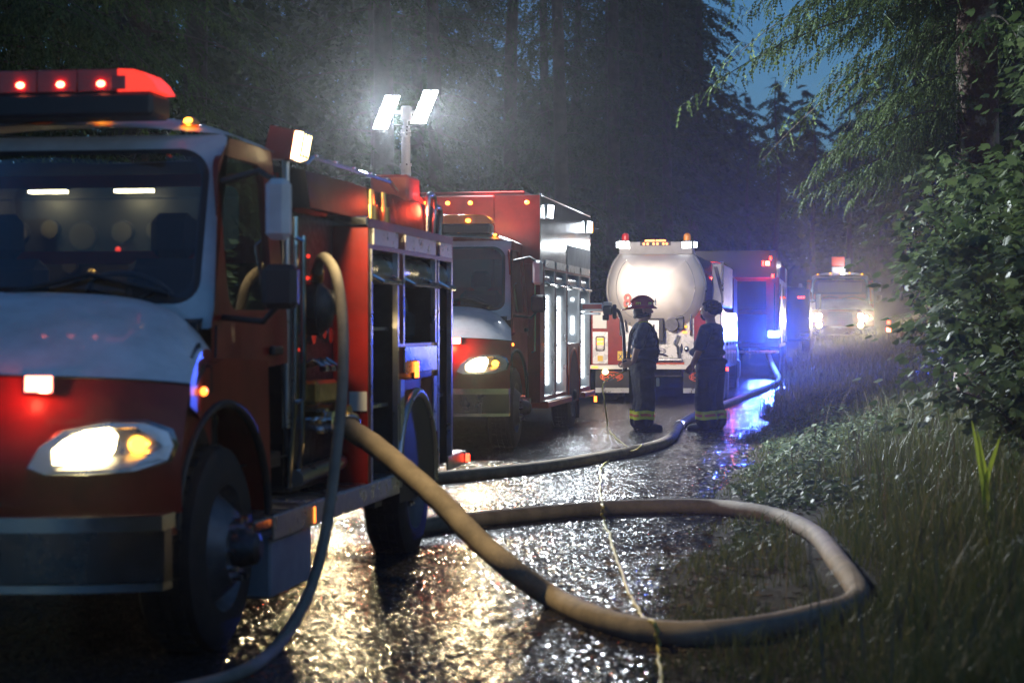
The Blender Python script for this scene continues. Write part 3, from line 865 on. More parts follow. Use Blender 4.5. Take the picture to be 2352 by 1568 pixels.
lamp('locker_lamp_light', 'POINT', (1.06, 4.34, 1.60), ll, (1, .72, .34), 1.6, .03)
for k, (y, z, mm) in enumerate(((5.34, 1.66, 'hosegrey'), (5.62, 1.64, 'hose'), (5.92, 1.66, 'hosegrey'))):
    g = MB()
    for rr in (.05, .085, .12): g.torus((1.04, y, z), 'x', rr, .02, 20, 6)
    g.build('rolled_hose', M[mm], lks[1], smooth=50)
g = MB(); g.box(.8, 1.08, 6.40, 6.70, 1.07, 1.45, bev=.04); g.cyl((1.06, 6.55, 1.08), (1.06, 6.55, 1.46), .07, None, 14); g.build('breathing_pack', M['olive'], lks[2], smooth=40)
g = MB(); g.tube([(1.10, 6.36, 1.60), (1.10, 6.74, 1.92)], .016, 8); g.box(1.08, 1.12, 6.66, 6.80, 1.84, 1.96, bev=.01); g.build('fire_axe', M['orangestain'], lks[2])
# fill panel above the wheel, wheel arch
bx('fender_plate', M['alu'], E1, 1.222, 1.236, 5.14, 6.21, 1.26, 1.44, bev=.004)
rwy = 5.58
g = MB(); g.tube([(1.215, rwy + .60 * math.cos(R(a)), .52 + .60 * math.sin(R(a))) for a in range(-5, 186, 6)], .035, 8); g.build('wheel_arch_trim', M['alu'], E1, smooth=50)
g = MB(); g.prism([(rwy + .585 * math.cos(R(a)), .52 + .585 * math.sin(R(a))) for a in range(0, 181, 9)] + [(rwy - .585, .40), (rwy + .585, .40)], 'x', 1.223, 1.228); g.build('wheel_well', M['plastic'], E1)
for ya in (5.00, 6.10): bx('fender_post', M['alu'], E1, 1.223, 1.235, ya, ya + .12, .82, 1.22)
rect_em('side_marker', E1, M['e_orange'], (1.222, 5.46, 1.28), (1, -.2, 0), .05, .11, .02)
for sx in (1, -1):
    wheel(E1, sx * 1.08, rwy, .485, .50, .27, sx, dual=True)
    if sx < 0: wheel(E1, sx * .76, rwy, .485, .50, .27, sx, dual=True, hub=False)
# running board, battery box, rear step
rb = bx('running_board', M['tread'], E1, .86, 1.22, 2.86, 4.95, .545, .60, bev=.01)
bx('running_board_edge', M['alu'], rb, 1.222, 1.24, 1.98, 4.95, .47, .60, bev=.006)
bx('battery_box', M['grey'], E1, .80, 1.20, 2.05, 2.86, .16, .49, bev=.012)
rect_em('step_marker', E1, M['e_orange'], (1.205, 2.78, .53), (1, -.8, 0), .05, .09, .02)
bx('running_board_bracket', M['steel'], rb, .86, 1.20, 4.4, 4.6, .42, .54)
rs = bx('rear_step', M['tread'], E1, -1.18, 1.22, 6.88, 7.33, .56, .61, bev=.01)
bx('rear_step_edge', M['alu'], rs, 1.222, 1.238, 6.62, 7.33, .50, .61, bev=.006)
rect_em('rear_marker', E1, M['e_red'], (1.24, 7.28, .555), (1, -.3, 0), .05, .06, .015)
bx('chassis_rail', M['steel'], E1, -.45, .45, 2.9, 7.0, .50, .74)
# hose bed under a dark cover, rail along its edge
g = MB()
def tarp(a, b):
    y = 3.10 + 3.75 * b
    u = a * 2 - 1
    z = 2.53 - .06 * abs(u) ** 4 + .03 * math.sin(b * 17) * (1 - abs(u)) + .02 * mnoise.noise((a * 3, b * 9, 0))
    return Vector((u * 1.10, y, z))
g.grid(tarp, 14, 30)
for sx in (0, 1): g.grid(lambda a, b: tarp(sx, b) * (1 - a) + Vector(((sx * 2 - 1) * 1.13, 3.10 + 3.75 * b, 2.255)) * a, 3, 30)
for bb in (0, 1): g.grid(lambda a, b: tarp(a, bb) * (1 - b) + Vector(((a * 2 - 1) * 1.13, 3.10 + 3.75 * bb, 2.255)) * b, 14, 3)
g.build('hose_bed_cover', M['tarp'], E1, smooth=50)
hr = MB(); hr.tube([(1.10, 3.12, 2.50), (1.12, 3.2, 2.55), (1.12, 5.2, 2.55), (1.12, 5.4, 2.50)], .012, 8); hr = hr.build('hose_bed_rail', M['chrome'], E1)
for y in (3.35, 3.8, 4.25, 4.7, 5.15):
    g = MB(); g.box(1.095, 1.125, y - .06, y + .06, 2.555, 2.575, bev=.006); g.build('rail_clip', M['chrome'], hr)
# quartz scene lamp on a post
sp = MB(); sp.cyl((1.02, 2.98, 1.0), (1.02, 2.98, 2.53), .022, None, 10); sp = sp.build('scene_lamp_post', M['alu'], E1, smooth=50)
def slp(x, z): return (1.03 + (x - 1.10) * .72, 2.60 + (z - 2.56) * .75)
g = MB(); g.prism([slp(.94, 2.46), slp(1.16, 2.44), slp(1.20, 2.66), slp(1.00, 2.70)], 'y', 2.88, 3.06); sl = g.build('scene_lamp', M['redrefl'], E1)
def q3(x, y, z):
    a, b = slp(x, z); return (a, y, b)
g = MB(); g.add([q3(1.165, 2.89, 2.45), q3(1.165, 3.05, 2.45), q3(1.205, 3.05, 2.655), q3(1.205, 2.89, 2.655)], [(0, 1, 2, 3)]); g.build('lamp_face', M['e_warm'], sl)
for y in (2.885, 2.94, 3.0, 3.055):
    g = MB(); g.tube([q3(1.165, y, 2.44), q3(1.235, y, 2.46), q3(1.27, y, 2.64), q3(1.205, y, 2.66)], .006, 6); g.build('guard_bar', M['chrome'], sl)
for z in (2.47, 2.64):
    g = MB(); g.tube([q3(1.24 + (z - 2.47) * .18, 2.885, z), q3(1.24 + (z - 2.47) * .18, 3.055, z)], .006, 6); g.build('guard_bar', M['chrome'], sl)
lamp('scene_lamp_light', 'SPOT', (1.20, 2.97, 2.59), sl, (1, .76, .38), 300, .06, aim=(1, .38, -.10), spot=164, blend=.4)
g = MB(); g.box(.96, 1.06, 2.84, 2.95, 2.20, 2.36, bev=.01); g.build('switch_box', M['redrefl'], E1)
# rescue gear standing on the rear of the hose bed, lit by the red rear beacon
bxr = bx('rear_beacon_housing', M['redrefl'], E1, .80, 1.08, 5.95, 6.35, 2.45, 2.66, bev=.02)
g = MB(); g.cyl((.98, 6.62, 2.40), (.98, 6.62, 2.44), .09, None, 16); g.ball((.98, 6.62, 2.44), .085, .085, .12, 16, 6, half=True); g.build('rear_beacon', M['e_redlo'], E1, smooth=50)
lamp('rear_beacon_light', 'POINT', (1.12, 6.25, 2.42), E1, (1, .07, .03), 14, .05)
for y0, h in ((6.30, .30), (6.52, .22)):
    g = MB(); g.tube(spline([(1.14, y0, 2.24), (1.15, y0, 2.24 + h * .8), (1.15, y0 + .05, 2.24 + h), (1.15, y0 + .18, 2.24 + h), (1.15, y0 + .23, 2.24 + h * .8), (1.14, y0 + .23, 2.24)], 5), .020, 8); g.build('grab_loop', M['alu'], E1, smooth=50)
for x, y in ((1.12, 4.62), (1.08, 4.78), (1.13, 4.92)):
    g = MB(); g.cyl((x, y, 2.26), (x, y, 2.36), .05, None, 12); g.cyl((x, y, 2.36), (x, y, 2.46), .03, .022, 12); g.build('nozzle', M['brass'], E1, smooth=40)
lamp('nozzle_red_light', 'POINT', (1.24, 4.66, 2.40), E1, (1, .10, .04), 2.5, .03)  # red point light at the nozzles, without a lamp body

# ------------------------------------------------------------------ rescue truck with the light mast
RX, RY = -5.07, 22.7
E2 = thing('rescue_truck', 'tall red rescue truck with raised floodlight mast and glowing white open lockers', 'rescue truck', (RX, RY, road_z(25)))
rf = cab(E2, M['red'], M['white'], hl_on=True, light_e=230, spot=90, xs_lit=(1, -1))
lb2 = lightbar(E2, 2.0, 2.70, 1.55, M['e_amber'], M['amberlens'], lit=(2, 5))
for sx in (1, -1):
    p = fascia_pt(sx * .50, .90)
    fl_ = rect_em('grille_flasher', E2, M['e_redhot'], p + Vector((0, -.02, .03)), (sx * .05, -1, .1), .115, .066, .03, M['chrome'])
    lamp('grille_flasher_light', 'POINT', p + Vector((0, -.14, .03)), fl_, (1, .10, .04), 18, .04)
bx('box_core', M['red'], E2, -1.22, .62, 2.90, 8.15, .55, 3.20, bev=.02)
ops = [(3.26, 4.20, .56, 2.24), (4.32, 5.36, .56, 2.24), (5.50, 6.84, 1.24, 2.24), (6.96, 8.02, .56, 2.24)]
L2 = locker_side(E2, 1, 1.22, .622, 2.90, 8.15, .50, 2.30, ops, M['red'], M['locker'])
bx('box_front', M['red'], E2, .623, 1.215, 2.90, 2.92, 2.302, 3.195)
bx('upper_box', M['black'], E2, .622, 1.22, 2.921, 8.15, 2.302, 3.20, bev=.012)
bx('upper_panel', M['grey'], E2, 1.222, 1.228, 5.44, 8.10, 2.36, 2.66)
bx('roof_rail', M['chrome'], E2, 1.20, 1.235, 2.95, 8.1, 3.19, 3.225, bev=.008)
bx('roof_hatch', M['red'], E2, -.40, 1.0, 3.0, 6.5, 3.20, 3.255, bev=.01)
for y in (3.55, 7.72): 
    s_ = rect_em('side_scene_light', E2, M['e_white'], (1.222, y, 3.02), (1, -.15, -.1), .22, .17, .04, M['chrome'])
    lamp('side_scene_light_beam', 'SPOT', (1.34, y, 3.0), s_, (.86, .93, 1), 45, .08, aim=(1, -.6, -.45), spot=140, blend=.8)
rect_em('side_flasher', E2, M['e_amber'], (1.222, 8.02, 3.02), (1, -.2, 0), .10, .15, .03)
for x in (-1.05, -.3, 0, .3, 1.05):
    g = MB(); g.ball((x, 2.885, 3.10), .03, .02, .025); g.build('box_marker', M['e_amber'], E2, smooth=60)
lk_x = 1.16
for i, (ya, yb, za, zb) in enumerate(ops):
    # LED bead strip on the rear jamb
    g = MB(); n = int((zb - za - .45) / .045)
    for k in range(n):
        z = za + .14 + k * .045
        if i == 2 and 1.62 < z < 1.86: continue
        g.box(1.10, 1.135, yb - .022, yb - .012, z, z + .034)
    g.build('led_strip', M['e_strip'], L2[i])
    zs = {0: (1.46,), 1: (1.70, 1.20), 2: (), 3: (1.86, 1.24)}[i]
    for z in zs:
        bx('shelf', M['alu'], L2[i], .64, 1.12, ya + .01, yb - .03, z, z + .03)
    h_ = zb - za
    lamp('locker_light', 'AREA', (1.05, yb - .06, (za + zb) / 2 - .1), L2[i], (.86, .94, 1.0), 16 * h_, aim=(.35, -1, 0), size=(.05, h_ * .75))
# gear inside
def gear(parent, mat, name, fn):
    g = MB(); fn(g); return g.build(name, mat, parent, smooth=40)
lk = L2[0]
gear(lk, M['cord'], 'cord_reel', lambda g: (g.torus((1.0, 3.45, 1.62), 'x', .11, .035), g.cyl((.9, 3.45, 1.62), (1.1, 3.45, 1.62), .06)))
for z in (.60, .80, 1.0, 1.2):
    gear(lk, M['steel'], 'tool_bracket', lambda g: (g.tube([(1.1, 3.34, z), (1.1, 3.62, z)], .012, 6), g.tube([(1.1, 3.34, z), (1.1, 3.34, z + .18)], .012, 6), g.tube([(1.1, 3.62, z), (1.1, 3.62, z + .18)], .012, 6)))
    gear(lk, M['plastic'], 'tool_grip', lambda g: g.cyl((1.08, 3.42, z + .08), (1.08, 3.55, z + .10), .04))
lk = L2[1]
gear(lk, M['grey'], 'equipment_case', lambda g: g.box(.75, 1.1, 4.42, 4.75, 1.23, 1.40, bev=.02))
gear(lk, M['redrefl'], 'fuel_can', lambda g: (g.box(.86, 1.10, 4.40, 4.62, .58, .88, bev=.03), g.cyl((.98, 4.5, .88), (.98, 4.5, .94), .03)))
gear(lk, M['cord'], 'fuel_can_base', lambda g: g.box(.84, 1.12, 4.38, 4.66, .565, .60))
gear(lk, M['plastic'], 'coiled_strap', lambda g: g.torus((1.05, 4.50, 1.95), 'x', .12, .03))
lk = L2[3]
gear(lk, M['plastic'], 'breathing_pack', lambda g: (g.box(.8, 1.08, 7.15, 7.45, .62, 1.12, bev=.05), g.cyl((1.05, 7.3, .66), (1.05, 7.3, 1.08), .07)))
gear(lk, M['steel'], 'cutter_tool', lambda g: (g.tube([(1.0, 7.2, 1.30), (1.0, 7.5, 1.5), (1.0, 7.6, 1.8)], .03, 8), g.ball((1.0, 7.25, 1.35), .07)))
gear(lk, M['olive'], 'helmet_bag', lambda g: g.ball((.95, 7.3, 1.98), .14, .16, .11))
# wheel area
rwy = 6.18
g = MB(); g.tube([(1.215, rwy + .61 * math.cos(R(a)), .52 + .64 * math.sin(R(a))) for a in range(-5, 186, 6)], .03, 8); g.build('wheel_arch_trim', M['orangestain'], E2, smooth=50)
g = MB(); g.prism([(rwy + .595 * math.cos(R(a)), .52 + .625 * math.sin(R(a))) for a in range(0, 181, 9)] + [(rwy - .595, .40), (rwy + .595, .40)], 'x', 1.223, 1.228); g.build('wheel_well', M['plastic'], E2)
for ya in (5.50, 6.76): bx('fender_post', M['orangestain'], E2, 1.223, 1.238, ya - .04, ya + .10, .80, 1.20, bev=.004)
for sx in (1, -1): wheel(E2, sx * 1.08, rwy, .49, .50, .27, sx, dual=True)
e = bx('running_board', M['orangestain'], E2, .95, 1.30, 3.10, 5.46, .42, .50, bev=.012)
bx('running_board_top', M['alu'], e, 1.0, 1.29, 3.12, 5.44, .502, .512)
bx('rear_sill', M['orangestain'], E2, .95, 1.30, 6.92, 8.2, .42, .50, bev=.012)
rect_em('rear_marker', E2, M['e_orange'], (1.29, 8.10, .36), (1, -.6, 0), .06, .09, .02)
bx('mud_flap', M['rubber'], E2, .78, 1.2, 7.0, 7.02, .12, .42)
bx('side_band', M['redrefl'], E2, 1.221, 1.226, 2.92, 3.22, 1.15, 1.27)
bx('chassis_rail', M['steel'], E2, -.45, .45, 2.9, 8.0, .42, .55)
bx('rear_bumper', M['tread'], E2, -1.2, 1.2, 8.15, 8.40, .48, .54, bev=.01)
# rear scene lights
for x in (-.85, .85):
    s_ = rect_em('rear_scene_light', E2, M['e_white'], (x, 8.15, 2.90), (0, 1, -.25), .24, .16, .04, M['chrome'])
    lamp('rear_scene_light_beam', 'SPOT', (x, 8.28, 2.86), s_, (1, .84, .70), 800, .09, aim=(.12, 1, -.28), spot=95, blend=.7)
# pull-out tray with the cord connector
tr = bx('pull_out_tray', M['alu'], E2, 1.0, 1.56, 6.98, 7.50, 1.72, 1.84, bev=.01)
bx('tray_band', M['redrefl'], tr, 1.25, 1.54, 6.973, 6.979, 1.75, 1.82)
bx('tray_slide', M['chrome'], tr, .8, 1.52, 6.985, 7.02, 1.66, 1.70, bev=.005)
bx('tray_end', M['whiterefl'], tr, 1.562, 1.64, 7.0, 7.48, 1.70, 1.86, bev=.01)
gear(tr, M['plastic'], 'cord_socket', lambda g: (g.box(1.56, 1.70, 6.96, 7.06, 1.66, 1.80, bev=.02), g.cyl((1.60, 6.98, 1.66), (1.60, 6.98, 1.58), .05), g.box(1.70, 1.76, 6.98, 7.05, 1.60, 1.82, bev=.015)))
# light mast
mx_, my_ = -.64, 3.25
ms = MB(); ms.cyl((mx_, my_, 2.9), (mx_, my_, 3.65), .068, None, 20); ms = ms.build('light_mast', M['white'], E2, smooth=50)
g = MB(); g.cyl((mx_, my_, 3.64), (mx_, my_, 4.05), .060, None, 20); g.build('mast_section', M['white'], ms, smooth=50)
g = MB(); g.cyl((mx_, my_, 4.04), (mx_, my_, 4.24), .036, .030, 16); g.build('mast_section', M['white'], ms, smooth=50)
for z, r in ((3.62, .080), (4.02, .074), (4.07, .070), (4.12, .055)):
    g = MB(); g.cyl((mx_, my_, z), (mx_, my_, z + .035), r, None, 20); g.build('mast_collar', M['white'], ms, smooth=50)
    g = MB(); g.cyl((mx_ + .03, my_ - r - .012, z + .017), (mx_ + .03, my_ - r + .01, z + .017), .011, None, 8); g.build('collar_bolt', M['steel'], ms)
g = MB(); g.box(mx_ - .06, mx_ + .08, my_ - .05, my_ + .05, 4.22, 4.42, bev=.02); g.cyl((mx_ - .22, my_, 4.34), (mx_ + .22, my_, 4.34), .025, None, 10); g.build('mast_head', M['white'], ms, smooth=40)
for side, cz in ((-1, 4.34), (1, 4.40)):
    c = Vector((mx_ + side * .26, my_ - .02, cz))
    fr = Vector((.25, -1, -.30)).normalized()
    ux = Vector((0, 0, 1)).cross(fr).normalized() * -1
    vy = fr.cross(ux).normalized()
    if vy.z < 0: vy = -vy
    lean = Vector((.30, 0, 0))
    hd = None
    for r_ in range(3):
        for c_ in range(2):
            q = c + ux * ((c_ - .5) * .105) + vy * ((1 - r_) * .155) + ux * ((r_ - 1) * .060)
            g = MB()
            pts = []
            for d in (-.06, .0):
                for sx_, sy_ in ((-1, -1), (1, -1), (1, 1), (-1, 1)):
                    pts.append(q + ux * (sx_ * .046 - sy_ * .022) + vy * (sy_ * .068) - fr * (-d))
            g.add(pts, [(0, 1, 2, 3), (4, 7, 6, 5), (0, 4, 5, 1), (1, 5, 6, 2), (2, 6, 7, 3), (3, 7, 4, 0)])
            fl = g.build('flood_lamp', M['white'], ms)
            g = MB(); g.poly([p_ + fr * .004 for p_ in pts[4:]]); g.build('flood_face', M['e_flood'], fl, fix=False)
    lamp('floodlight', 'SPOT', c + fr * .16, ms, (.86, .94, 1.0), 9500 if side > 0 else 2000, .16, aim=(2.0, -1, -.52) if side > 0 else (.4, -1, -.22), spot=104 if side > 0 else 120, blend=.8)
g = MB(); g.tube([(mx_ - .16, 3.6, 3.2), (mx_ - .17, 3.6, 4.0)], [.006, .003], 6); g.build('antenna', M['plastic'], E2)
g = MB(); g.tube([(.28, 3.6, 3.2), (.28, 3.6, 4.1)], [.006, .003], 6); g.build('antenna', M['plastic'], E2)

# hanging cord and plug
hc = MB(); hx = RX + 1.73
hc.tube(spline([(hx, 29.7, 1.73), (hx + .07, 29.7, 1.68), (hx + .13, 29.7, 1.45), (hx + .15, 29.7, 1.15), (hx + .155, 29.7, .95)], 6), .026, 10)
hc.cyl((hx + .155, 29.7, .98), (hx + .16, 29.7, .80), .040, .034, 12)
hco = hc.build('power_cable', M['plastic'], None, smooth=50)
tag(hco, 'thick black power cable with clip hanging from the pulled-out tray', 'cable')
g = MB(); g.torus((hx + .10, 29.7, .90), 'y', .035, .010); g.torus((hx + .21, 29.7, .90), 'y', .035, .010); g.build('cable_clip', M['plastic'], hco)

# ------------------------------------------------------------------ water tanker, its rear to the camera
TY = 36.5
TZ = road_z(TY)
tl, trr = onY(1395, 655, TY), onY(1620, 655, TY)
TX = (tl.x + trr.x) / 2
T = thing('water_tanker', 'water tanker with polished round-ended tank, pale tread-plate rear and red corners', 'water tanker', (TX, TY, TZ))
def tp(x, y, d=0.0):
    p = onY(x, y, TY)
    return Vector((p.x - TX, d, p.z - TZ))
out = [(1425, 583), (1410, 603), (1400, 628), (1395, 655), (1397, 685), (1407, 712), (1425, 735), (1460, 755), (1508, 760), (1556, 755), (1590, 735), (1608, 712), (1617, 685), (1620, 655), (1615, 628), (1605, 603), (1592, 582)]
ol = [tp(*p) for p in out]
ol = [Vector(v) for v in spline(ol, 4)]
cx_ = sum(p.x for p in ol) / len(ol); cz_ = tp(1508, 660).z
g = MB(); n = len(ol); rings = 9
vs, fs = [], []
for k in range(rings + 1):
    s_ = math.sin(math.pi / 2 * (1 - k / rings)) if k < rings else .0
    yv = -.26 * math.cos(math.pi / 2 * (1 - k / rings))
    for p in ol: vs.append((cx_ + (p.x - cx_) * s_, .02 + yv, cz_ + (p.z - cz_) * s_))
for k in range(rings):
    for i in range(n):
        j = (i + 1) % n
        fs.append((k * n + i, k * n + j, (k + 1) * n + j, (k + 1) * n + i))
g.add(vs, fs); g.build('tank_end', M['tank'], T, smooth=80)
for s_ in (.80,):
    g = MB(); yv = .018 - .26 * math.sqrt(1 - s_ * s_); g.tube([Vector((cx_ + (p.x - cx_) * s_, yv, cz_ + (p.z - cz_) * s_)) for p in ol], .006, 6); g.build('weld_seam', M['alu'], T, smooth=60)
g = MB(); b0 = [(p.x, .025, p.z) for p in ol]; b1 = [(p.x, 5.6, p.z) for p in ol]
g.add(b0 + b1, [(i, (i + 1) % n, n + (i + 1) % n, n + i) for i in range(n)]); g.poly(b1); g.build('tank', M['black'], T, smooth=60)
g = MB(); g.tube([Vector((cx_ + (p.x - cx_) * 1.012, .02, cz_ + (p.z - cz_) * 1.012)) for p in ol], .016, 6); g.build('tank_rim', M['alu'], T, smooth=60)
a, b = tp(1423, 556), tp(1591, 584)
g = MB(); g.box(a.x, b.x, -.05, .5, b.z, a.z, bev=.008); tb = g.build('tank_top_hood', M['grey'], T)
# top lamps
for xx in (1435, 1578):
    p = tp(xx, 563)
    s_ = rect_em('rear_scene_light', T, M['e_white'], (p.x, -.05, p.z), (0, -1, 0), .17, .11, .03, M['chrome'])
    lamp('rear_scene_light_beam', 'SPOT', (p.x, -.14, p.z), s_, (.88, .95, 1), 45, .06, aim=(0, -1, -.2), spot=150)
for xx, sx in ((1422, -1), (1594, 1)):
    p = tp(xx, 562)
    rect_em('corner_light', T, M['e_white'], (p.x, .0, p.z), (sx, -.5, 0), .09, .10, .025, M['chrome'])
for xx, mm in ((1436, 'redlens'), (1578, 'amberlens')):
    p = tp(xx, 552)
    g = MB(); g.cyl((p.x, .05, p.z - .03), (p.x, .05, p.z), .075, None, 16); bc = g.build('beacon', M['plastic'], T)
    g = MB(); g.cyl((p.x, .05, p.z), (p.x, .05, p.z + .08), .07, None, 16); g.ball((p.x, .05, p.z + .08), .07, .07, .06, 16, 6, half=True); g.build('dome', M[mm], bc, smooth=50)
    g = MB(); g.cyl((p.x, .05, p.z + .02), (p.x, .05, p.z + .09), .035, None, 10); g.build('bulb', M['e_redlo' if mm == 'redlens' else 'e_yel'], bc)
p = tp(1506, 558)
sb = bx('stop_light_bar', M['plastic'], T, p.x - .28, p.x + .28, -.075, -.05, p.z - .05, p.z + .02)
for k, dx in enumerate((-.21, -.14, -.03, .04, .15, .21)):
    g = MB(); g.cyl((p.x + dx, -.075, p.z - .02), (p.x + dx, -.09, p.z - .02), .022, None, 12); g.build('stop_lamp', M['e_orange'], sb)
for dx in (-.10, .10): bx('stop_strip', M['e_orange'], sb, p.x + dx - .09, p.x + dx + .09, -.088, -.076, p.z + .022, p.z + .055)
# rear body
HW = 1.20
zt, zb_ = tp(1400, 712).z, tp(1400, 838).z
rbm = bx('rear_body', M['red'], T, -HW, HW, .0, .9, zb_, zt, bev=.01)
bx('rear_cap', M['treadpale'], rbm, -HW - .01, HW + .01, -.012, .3, zt + .002, zt + .03)
x0, x1 = tp(1431, 700).x, tp(1594, 700).x
pn = bx('rear_panel', M['treadpale'], T, x0, x1, -.014, -.001, zb_ + .004, zt - .004)
for sx in (-1, 1):
    xe = tp(1366, 700).x * -sx
    xa, xb = sorted((sx * 1.19, sx * .90))
    bx('access_cover', M['whiterefl'], rbm, xa + .02, xb - .01, -.022, -.002, zt - .34, zt - .03, bev=.006)
    cxm = sx * 1.03
    tlp = bx('tail_light_panel', M['treadpale'], rbm, cxm - .14, cxm + .14, -.016, -.001, zb_ + .02, zt - .40)
    g = MB(); fr_ = rrect(cxm - .085, cxm + .085, zb_ + .26, zt - .48, .03); fi = rrect(cxm - .065, cxm + .065, zb_ + .28, zt - .50, .025)
    g.ring([(a, -.034, b) for a, b in fr_], [(a, -.034, b) for a, b in fi]); g.ring([(a, -.034, b) for a, b in fr_], [(a, -.016, b) for a, b in fr_]); tf = g.build('tail_light', M['chrome'], rbm)
    zz = zt - .505; hgt = (zz - (zb_ + .285)) / 3
    for k, mm in enumerate(('e_yel', 'e_orange', 'whiterefl')):
        bx('tail_lens', M[mm], tf, cxm - .06, cxm + .06, -.03, -.017, zz - hgt * (k + 1) + .01, zz - hgt * k - .01, bev=.006)
    bx('reflector', M['plate'], rbm, cxm - .05, cxm + .05, -.022, -.017, zb_ + .07, zb_ + .17)
    g = MB(); g.box(sx * 1.12 - .06, sx * 1.12 + .06, -.13, -.11, zb_ - .055, zb_ - .02, bev=.006); g.build('bumper_marker', M['redlens'] if sx > 0 else M['e_orange'], T)
bx('rear_bumper', M['whiterefl'], T, -HW - .02, HW + .02, -.11, .0, zb_ - .075, zb_ + .002, bev=.008)
for xx in (1426, 1587):
    p0, p1 = tp(xx, 716), tp(xx, 771)
    g = MB(); g.tube([(p0.x, -.015, p0.z), (p0.x, -.07, p0.z - .01), (p0.x, -.07, p1.z + .01), (p0.x, -.015, p1.z)], .02, 8); g.build('grab_rail', M['chrome'], T, smooth=50)
# dump valve and plumbing
p = tp(1507, 757)
bx('valve_box', M['plastic'], pn, p.x - .17, p.x + .15, -.22, -.016, p.z - .21, p.z + .21, bev=.01)
bx('valve_door', M['alu'], pn, p.x - .12, p.x + .07, -.232, -.222, p.z - .16, p.z + .17)
gear(pn, M['steel'], 'valve_star', lambda g: [g.tube([(p.x - .02, -.24, p.z), (p.x - .02 + .1 * math.cos(R(a)), -.24, p.z + .1 * math.sin(R(a)))], .014, 6) for a in (90, 235, 305)])
gear(pn, M['steel'], 'valve_linkage', lambda g: (g.torus((p.x - .05, -.12, p.z + .26), 'y', .10, .022, a0=0, a1=math.pi), g.cyl((p.x - .2, -.1, p.z + .22), (p.x + .2, -.1, p.z + .22), .03), g.box(p.x - .3, p.x - .16, -.14, -.03, p.z + .1, p.z + .28, bev=.02)))
q = tp(1545, 745)
gear(pn, M['steel'], 'valve_actuator', lambda g: (g.cyl((q.x, -.015, q.z), (q.x, -.22, q.z), .14, .12, 18), g.cyl((q.x + .02, -.1, q.z + .1), (q.x + .2, -.1, q.z + .14), .05), g.box(q.x + .06, q.x + .22, -.14, -.02, q.z - .1, q.z + .16, bev=.02)))
q2 = tp(1556, 800)
gear(pn, M['alu'], 'valve_lever', lambda g: g.tube([(q2.x + .02, -.10, q2.z + .25), (q2.x - .05, -.12, q2.z + .08), (q2.x + .01, -.10, q2.z + .04), (q2.x + .04, -.08, q2.z - .22)], .026, 8))
gear(pn, M['alu'], 'filler_pipe', lambda g: g.tube([(tp(1470, 826).x, -.09, tp(1470, 826).z), (tp(1566, 826).x, -.09, tp(1566, 826).z)], .035, 10))
bx('reflection_strip', M['orangestain'], pn, tp(1490, 834).x, tp(1572, 834).x, -.03, -.015, tp(1490, 836).z, tp(1490, 831).z)  # orange reflection on the panel put in as a coloured strip
for yy, mm in ((725, 'e_green'), (738, 'e_teal'), (750, 'e_yel'), (763, 'e_orange')):
    w = tp(1573, yy); bx('indicator', M[mm], pn, w.x - .045, w.x + .045, -.03, -.015, w.z - .022, w.z + .022, bev=.008)
w = tp(1562, 800); gear(pn, M['plastic'], 'slot_handle', lambda g: g.ball((w.x + .03, -.02, w.z), .022, .02, .09))
w = tp(1580, 802); gear(pn, M['chrome'], 'dome_knob', lambda g: g.ball((w.x - .02, -.02, w.z), .05, .03, .06))
w = tp(1434, 803); gear(pn, M['chrome'], 'dome_knob', lambda g: g.ball((w.x, -.02, w.z), .04, .03, .06))
w = tp(1434, 737); gear(pn, M['steel'], 'hanging_clamp', lambda g: (g.tube([(w.x + .06, -.03, w.z + .16), (w.x + .02, -.06, w.z + .1), (w.x + .05, -.06, w.z - .2)], .02, 8), g.tube([(w.x + .1, -.03, w.z + .16), (w.x + .15, -.06, w.z + .1), (w.x + .11, -.06, w.z - .05)], .02, 8)))
# lettering
w = tp(1444, 693); text('tank_number', '8', M['redrefl'], T, (w.x, -.225, w.z), .36, (R(90), 0, 0), .004, .008, .85)
w = tp(1438, 817); lp = bx('licence_plate', M['plate'], T, w.x - .155, w.x + .155, -.026, -.0145, w.z - .085, w.z + .085)
text('plate_state', 'ALASKA', M['navy'], lp, (w.x, -.028, w.z + .055), .05, (R(90), 0, 0), .001)
text('plate_number', 'XX73', M['navy'], lp, (w.x, -.028, w.z - .02), .13, (R(90), 0, 0), .001, .002, .9)
w = tp(1517, 806); g = MB(); g.tube([(w.x + .10 * math.cos(R(a)), -.016, w.z + .05 * math.sin(R(a))) for a in range(0, 361, 15)], .007, 6); lg = g.build('maker_badge', M['navy'], pn)
text('badge_letters', 'E-ONE', M['navy'], lg, (w.x, -.018, w.z), .06, (R(90), 0, 0), .001, .001)
for sx in (-1, 1):
    fl = bx('mud_flap', M['rubber'], T, *sorted((sx * .50, sx * 1.12)), -.02, -.005, .20, zb_ - .08)
    bx('flap_foot', M['alu'], fl, *sorted((sx * .50, sx * 1.12)), -.024, -.021, .20, .29)
    w = Vector((sx * .82, -.024, (zb_ + .24) / 2 + .02))
    g = MB(); g.tube([(w.x + .21 * math.cos(R(a)), -.025, w.z + .085 * math.sin(R(a))) for a in range(-60, 251, 10)], .008, 6); o_ = g.build('flap_emblem', M['orangestain'], fl)
    text('flap_letters', 'E-ONE', M['orangestain'], fl, (w.x, -.026, w.z), .12, (R(90), 0, 0), .001, .003, 1.05)
w = tp(1392, 856); g = MB(); g.ball((w.x, -.12, w.z + .02), .06, .05, .05); g.build('back_up_lamp', M['e_warm_lo'], T, smooth=60)
